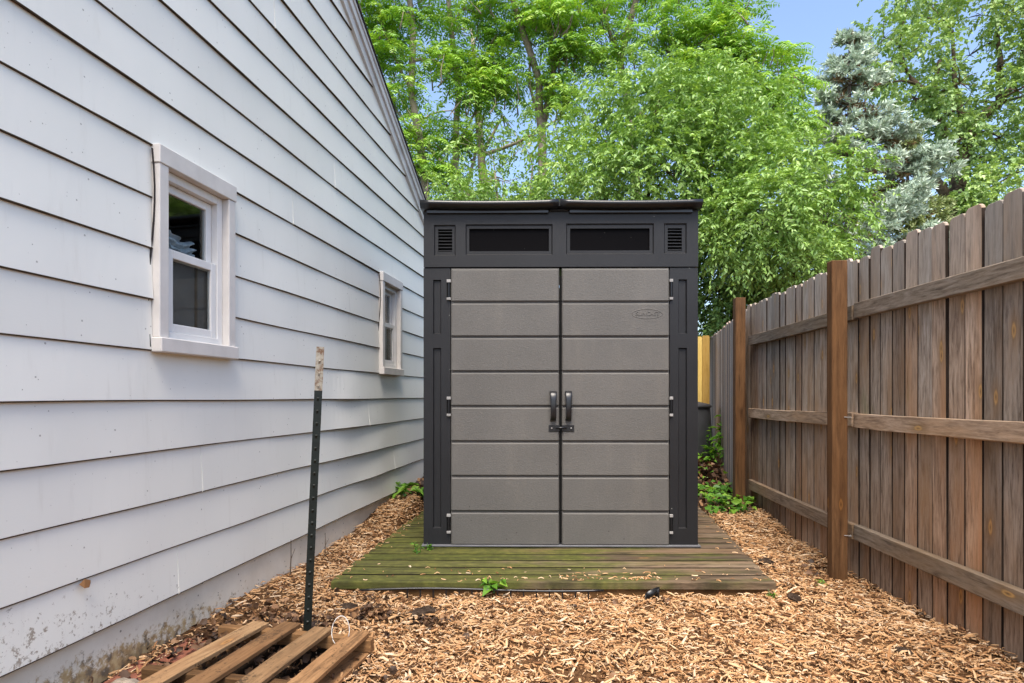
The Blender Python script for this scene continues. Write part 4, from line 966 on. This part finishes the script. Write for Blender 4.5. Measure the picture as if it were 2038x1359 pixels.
# ================================================================== WOOD CHIPS
def inside(x, y_):
    wall = x > -1.795+.148*y_+.012; fen = x < FX(y_)+.045
    dk = (x > DL(y_)+.0) & (x < DR(y_)-.0) & (y_ > 3.195) & (y_ < 5.68)
    return wall & fen & ~dk
N = 138000; x = RNG.uniform(-1.75, 2.1, N); yv = 1.15+4.75*RNG.uniform(0, 1, N)**1.15
ok = inside(x, yv) & ~((yv > 5.35+.2*np.sin(x*9)) & (x > 0))
cs_, sn_ = math.cos(PA), math.sin(PA); lx_ = (x+1.345)*cs_-(yv-1.62)*sn_; ly_ = (x+1.345)*sn_+(yv-1.62)*cs_
inp = (lx_ > -.12) & (lx_ < .56) & (ly_ > -.1) & (ly_ < 1.0)
bare = np.exp(-(((x+1.25)/.22)**2+((yv-2.5)/.6)**2)) > RNG.uniform(0, 1, N)
ok &= ~(inp & (RNG.uniform(0, 1, N) > .10)) & ~(bare)
x, yv = x[ok], yv[ok]
# some strewn over the deck edges
nd = 210; xd = np.concatenate([RNG.uniform(-.95, 1.4, nd//3), RNG.uniform(.25, .8, nd//3), RNG.normal(0, .05, nd//3)]); yd = np.concatenate([3.2+RNG.exponential(.14, nd//3), 3.22+RNG.exponential(.05, nd//3), RNG.uniform(3.2, 5.4, nd//3)])
xd[2*(nd//3):] = np.where(RNG.uniform(0, 1, nd//3) < .6, DL(yd[2*(nd//3):])+np.abs(xd[2*(nd//3):]), DR(yd[2*(nd//3):])-np.abs(xd[2*(nd//3):]))
kd = (xd > DL(yd)) & (xd < DR(yd)) & ((yd < 3.9) | (xd < -.6) | (xd > 1.25)); xd, yd = xd[kd], yd[kd]
xa, ya = np.concatenate([x, xd]), np.concatenate([yv, yd]); n = len(xa); ond = np.arange(n) >= len(x)
za = np.where(ond, .069, gh(xa, ya)+RNG.uniform(-.010, .026, n)+.014*wob(np.stack([xa, ya, 0*xa], 1), 9, 5))
L = np.where(ond, RNG.uniform(.01, .035, n), np.clip(RNG.lognormal(math.log(.0215), .56, n), .006, .10)); W = np.clip(L*RNG.uniform(.07, .34, n), .002, .0115); T = RNG.uniform(.0015, .004, n)
yaw = RNG.uniform(0, 2*math.pi, n); pit = np.where(ond, 0, RNG.normal(0, .20, n)); rol = np.where(ond, 0, RNG.normal(0, .4, n))
a = np.stack([np.cos(yaw)*np.cos(pit), np.sin(yaw)*np.cos(pit), np.sin(pit)], 1); s0 = np.stack([-np.sin(yaw), np.cos(yaw), 0*yaw], 1); u0 = np.cross(a, s0)
sd = s0*np.cos(rol)[:, None]+u0*np.sin(rol)[:, None]; up = np.cross(a, sd); C = np.stack([xa, ya, za], 1)
e = lambda q, s_, v_: C+a*(q*L)[:, None]+sd*(s_*W)[:, None]+up*(v_*T)[:, None]
t1 = RNG.uniform(.15, .9, n); t2 = RNG.uniform(.1, .8, n); bow = RNG.uniform(-1.5, 2.5, n)
ring = lambda q, wv, bo: [e(q, -.5*wv, 0+bo), e(q, .5*wv, 0+bo), e(q+.02, .45*wv, 1+bo), e(q+.02, -.45*wv, 1+bo)]
V = np.stack(ring(-.5, t1, 0*bow)+ring(0.04, np.ones(n), bow)+ring(.5, t2, 0*bow), 1).reshape(-1, 3)
fb = np.array([(0,1,5,4), (1,2,6,5), (2,3,7,6), (3,0,4,7), (4,5,9,8), (5,6,10,9), (6,7,11,10), (7,4,8,11)]); fb = fb[[1, 2, 3, 5, 6, 7]]
Fc = (np.arange(n)[:, None, None]*12+fb[None]).reshape(-1, 4)
me = np_mesh('wood_chips', V, Fc, M['chips'], np.repeat(np.where(RNG.uniform(0, 1, n) < .09+.16*(wob(np.stack([xa, ya, 0*xa], 1), 2.2, 15) > .35), RNG.uniform(0, .13, n), RNG.beta(1.9, 1.5, n)), 12))
tag(link('wood_chips', me), 'tan and orange wood chip mulch covering the yard floor', 'wood chips', kind='stuff')

# ================================================================== DEAD LEAVES, CLODS, GREENERY
def litter(name, label, spots, seed, size=(.016, .038)):
    rng = np.random.default_rng(seed); P, Lh = [], []
    for cx, cy, rx, ry, nn, hh in spots:
        q = rng.normal(size=(nn, 2))*.5; p = np.stack([cx+q[:, 0]*rx, cy+q[:, 1]*ry], 1); okk = inside(p[:, 0], p[:, 1]); p = p[okk]
        zz = gh(p[:, 0], p[:, 1])+.012+rng.uniform(0, hh, len(p)); P.append(np.column_stack([p, zz]))
    P = np.concatenate(P); n = len(P); Ls = rng.uniform(*size, n)
    D = unit(rng.normal(size=(n, 3))*np.array([1, 1, .45])); NN = unit(np.array([0, 0, 1.])+.7*rng.normal(size=(n, 3)))
    S_ = unit(np.cross(D, NN)); NN = np.cross(S_, D); g = []
    for i, u in enumerate((0, .35, .7, 1.0)):
        for j, v in enumerate((-1, 0, 1)):
            wv = (.12, .5, .42, .05)[i]; g.append(P+D*(Ls*(u-.5))[:, None]+S_*(Ls*v*wv)[:, None]+NN*(Ls*(.28*v*v*rng.uniform(-.5, 1, n)+.25*(u-.5)**2*rng.uniform(-2, 2, n)+.06*rng.normal(size=n)))[:, None])
    V = np.stack(g, 1).reshape(-1, 3); V = V+rng.normal(size=V.shape)*.0022; fb = np.array([(r*3+c, r*3+c+1, r*3+c+4, r*3+c+3) for r in range(3) for c in range(2)])
    Fc = (np.arange(n)[:, None, None]*12+fb[None]).reshape(-1, 4); me = np_mesh(name, V, Fc, M['litter'], np.repeat(rng.uniform(0, 1, n)**1.4, 12))
    tag(link(name, me), label, 'dead leaves', kind='stuff')
litter('dead_leaves', 'dark dry leaves among the pallet slats and chips on the left',
       [(-1.0, 2.1, .5, .6, 420, .035), (-.98, 2.72, .2, .10, 110, .045), (-.66, 2.83, .10, .07, 70, .05), (-.36, 2.78, .14, .08, 60, .02), (-1.22, 2.55, .16, .45, 130, .03), (-.78, 3.08, .2, .06, 24, .02), (.1, 2.6, 1.5, 1.0, 26, .015), (1.25, 2.95, .4, .3, 14, .015), (1.8, 3.6, .12, .3, 22, .03), (.75, 3.03, .15, .05, 16, .02), (-.62, 4.6, .16, .6, 40, .03)], 81)
litter('leaf_litter', 'reddish brown leaf litter on the bank behind the far fence post', [(2.15, 6.4, .9, .9, 900, .04), (1.78, 5.35, .25, .3, 90, .02), (-.72, 5.7, .4, .5, 200, .03)], 82, (.05, .10))
for i, (px, py, d_, sx, lb) in enumerate(((1525, 1105, 3.75, .055, 'flat dark bark lump on the chips beside the deck corner'), (845, 1228, 2.86, .07, 'brown clod on the chips in front of the deck'), (1800, 1310, 2.42, .03, 'small black clod near the bottom right of the chips'), (695, 1215, 2.95, .05, 'blackish clod between the steel stake and the deck'), (1580, 1198, 3.08, .05, 'grey-brown clod right of the deck corner'))):
    p = at(px, py, d_); mb = MB(); vs = []; fs = []; n = 8
    for a_ in range(n+1):
        for j in range(12):
            th = math.pi*a_/n; ph = 2*math.pi*j/12; r = 1+random.uniform(-.2, .2); vs.append((sx*r*math.sin(th)*math.cos(ph), sx*.7*r*math.sin(th)*math.sin(ph), sx*.42*r*math.cos(th)))
    for a_ in range(n):
        for j in range(12): fs.append((a_*12+j, a_*12+(j+1) % 12, (a_+1)*12+(j+1) % 12, (a_+1)*12+j))
    mb.add(vs, fs); tag(mb.build('dirt_clod', M['clod'], loc=(p[0], d_, gz(p[0], d_)+.018), rot=(0, 0, random.uniform(0, 3))), lb, 'clod', 'clods on the chips')
def weed(name, label, x_, y_, z_, stems, h, Lf, Wf, seed, nl=6, spread=.5, cat='plant', group='weeds', tilt=(0, 0)):
    rng = np.random.default_rng(seed); root = empty(name, (x_, y_, z_), 0, label, cat, group); sm = MB(); parts = []
    for s in range(stems):
        a_ = rng.uniform(0, 6.28); hh = h*rng.uniform(.6, 1.1); tip = np.array([spread*hh*math.cos(a_)+tilt[0], spread*hh*math.sin(a_)+tilt[1], hh]); b_ = rng.normal(size=3)*.01; b_[2] = -.01
        pts = [b_, b_*.5+tip*.45+np.array([0, 0, .08*hh]), tip]; sm.tube(pts, [.0035, .0025, .0012], 5)
        u = rng.uniform(.2, 1, nl); P = np.array([pts[0]*(1-v)**2+pts[1]*2*v*(1-v)+pts[2]*v*v for v in u]); az = rng.uniform(0, 6.28, nl)
        D = np.stack([np.cos(az), np.sin(az), rng.uniform(-.3, .5, nl)], 1); Ls = Lf*rng.uniform(.6, 1.2, nl)
        V, Fc = leaf_arrays(P, D, np.array([[0, 0, 1.]])+.3*rng.normal(size=(nl, 3)), Ls, Ls*Wf/Lf, .15, .3); parts.append((V, Fc, np.repeat(rng.uniform(0, 1, nl), 4)))
    sm.build('stems', M['lf_weed'], root); V, Fc, rn = join(parts); link('leaves', np_mesh('leaves', V, Fc, M['lf_weed'], rn), root)
weed('weed_seedling', 'small lobed green seedling growing at the front edge of the deck', -.095, 3.17, .03, 3, .075, .075, .045, 1, 4, .7)
weed('weed_seedling', 'tiny weed sprig on the mossy deck by the left shed corner', -.60, 3.80, .066, 5, .06, .03, .010, 2, 4, .4)
weed('weed_seedling', 'tiny weed sprig at the left base of the shed, nearer the door', -.535, 3.86, .066, 5, .05, .025, .012, 3, 5, .5)
weed('weed_plant', 'green weed at the foot of the house wall left of the shed', -.96, 5.15, gz(-.96, 5.15), 5, .16, .11, .045, 4, 6, .6)
weed('weed_plant', 'low leafy weed touching the left rear of the shed', -.78, 5.35, gz(-.78, 5.35), 7, .12, .10, .05, 5, 6, .9)
weed('weed_seedling', 'tiny weed in the chips at the foot of the near fence post', 1.72, 3.33, gz(1.72, 3.33), 4, .04, .03, .015, 6, 4, .6)
weed('weed_seedling', 'tiny sprig by the right front deck corner', 1.36, 3.12, gz(1.36, 3.12), 3, .04, .03, .012, 8, 4, .6)
for i, (px, py_, d_, hh, lb) in enumerate(((1437, 900, 6.9, .62, 'tall thin weed climbing the pale fence beside the far post'), (1418, 905, 6.7, .42, 'yellowish leafy weed in front of the new pine boards'), (1450, 905, 6.6, .30, 'short leafy weed against the far fence post'))):
    x_ = (px-CX)/F*d_; weed('weed_plant', lb, x_, d_, gz(x_, d_), (4, 6, 6)[i], hh, (.10, .09, .10)[i], .045, 11+i, (14, 9, 8)[i], (.10, .25, .3)[i])
rng = np.random.default_rng(91); n = 900; xi = rng.uniform(1.62, 2.2, n); yi = rng.uniform(4.95, 7.4, n)
k = (xi > DR(np.minimum(yi, 5.6))+.02) & (xi < np.where(yi < 5.3, FX(yi), 2.03+.255*(yi-5.37))) & ((wob(np.stack([xi, yi, 0*xi], 1), 3.5, 8) > .0) | (yi > 6.6) | (yi < 5.9)) & ~((yi > 5.95) & (yi < 6.55) & (rng.uniform(0, 1, n) < .75))
xi, yi = xi[k], yi[k]; n = len(xi); zi = gh(xi, yi)+rng.uniform(.02, .11, n)
az = rng.uniform(0, 6.28, n); V, Fc = leaf_arrays(np.stack([xi, yi, zi], 1), np.stack([np.cos(az), np.sin(az), rng.uniform(-.3, .3, n)], 1), np.array([[0, -.25, 1.]])+.35*rng.normal(size=(n, 3)), rng.uniform(.05, .10, n), rng.uniform(.035, .065, n), .12, .2)
tag(link('ground_ivy', np_mesh('ground_ivy', V, Fc, M['lf_weed'], np.repeat(rng.uniform(0, 1, n), 4))), 'low green ivy covering the ground by the far fence post', 'ground cover', kind='stuff')
# twigs and a dead leaf stuck in the siding
for i, (px, py, d_, h_, lb) in enumerate(((538, 1140, 3.36, .20, 'thin dead stem standing against the foundation left of the stake'), (624, 1105, 3.78, .14, 'short dead stem by the foundation right behind the stake'), (752, 1030, 4.85, .06, 'stubby twig at the foundation below the far window'))):
    p = at(px, py, d_); mb = MB(); mb.tube([(0, 0, -.02), (.006, .0, h_*.5), (.002, .01, h_)], [.004, .003, .0015], 5); mb.tube([(.005, 0, h_*.45), (.025, .01, h_*.75)], [.002, .001], 4)
    x_ = -1.795+.148*d_+.05; o = MB(); tag(mb.build('dry_twig', M['bark3'], loc=(x_, d_, gz(x_, d_)+.01)), lb, 'twig', 'dry twigs by the foundation')
mb = MB(); mb.add([(0, 0, 0), (.008, .016, .014), (.014, .036, .004), (.004, .050, -.010), (.016, .026, -.018), (.012, .010, -.016)], [(0, 1, 5), (1, 2, 4), (1, 4, 5), (2, 3, 4)])
o = mb.build('dead_leaf', M['clod'] if False else plain('tan_dead_leaf', (.26, .13, .055), .8, .2), loc=(-1.795+.148*2.03+.025, 2.03, .42)); o.modifiers.new('thick', 'SOLIDIFY').thickness = .0015
tag(o, 'curled tan dead leaf caught under a siding lap at lower left', 'dead leaf')
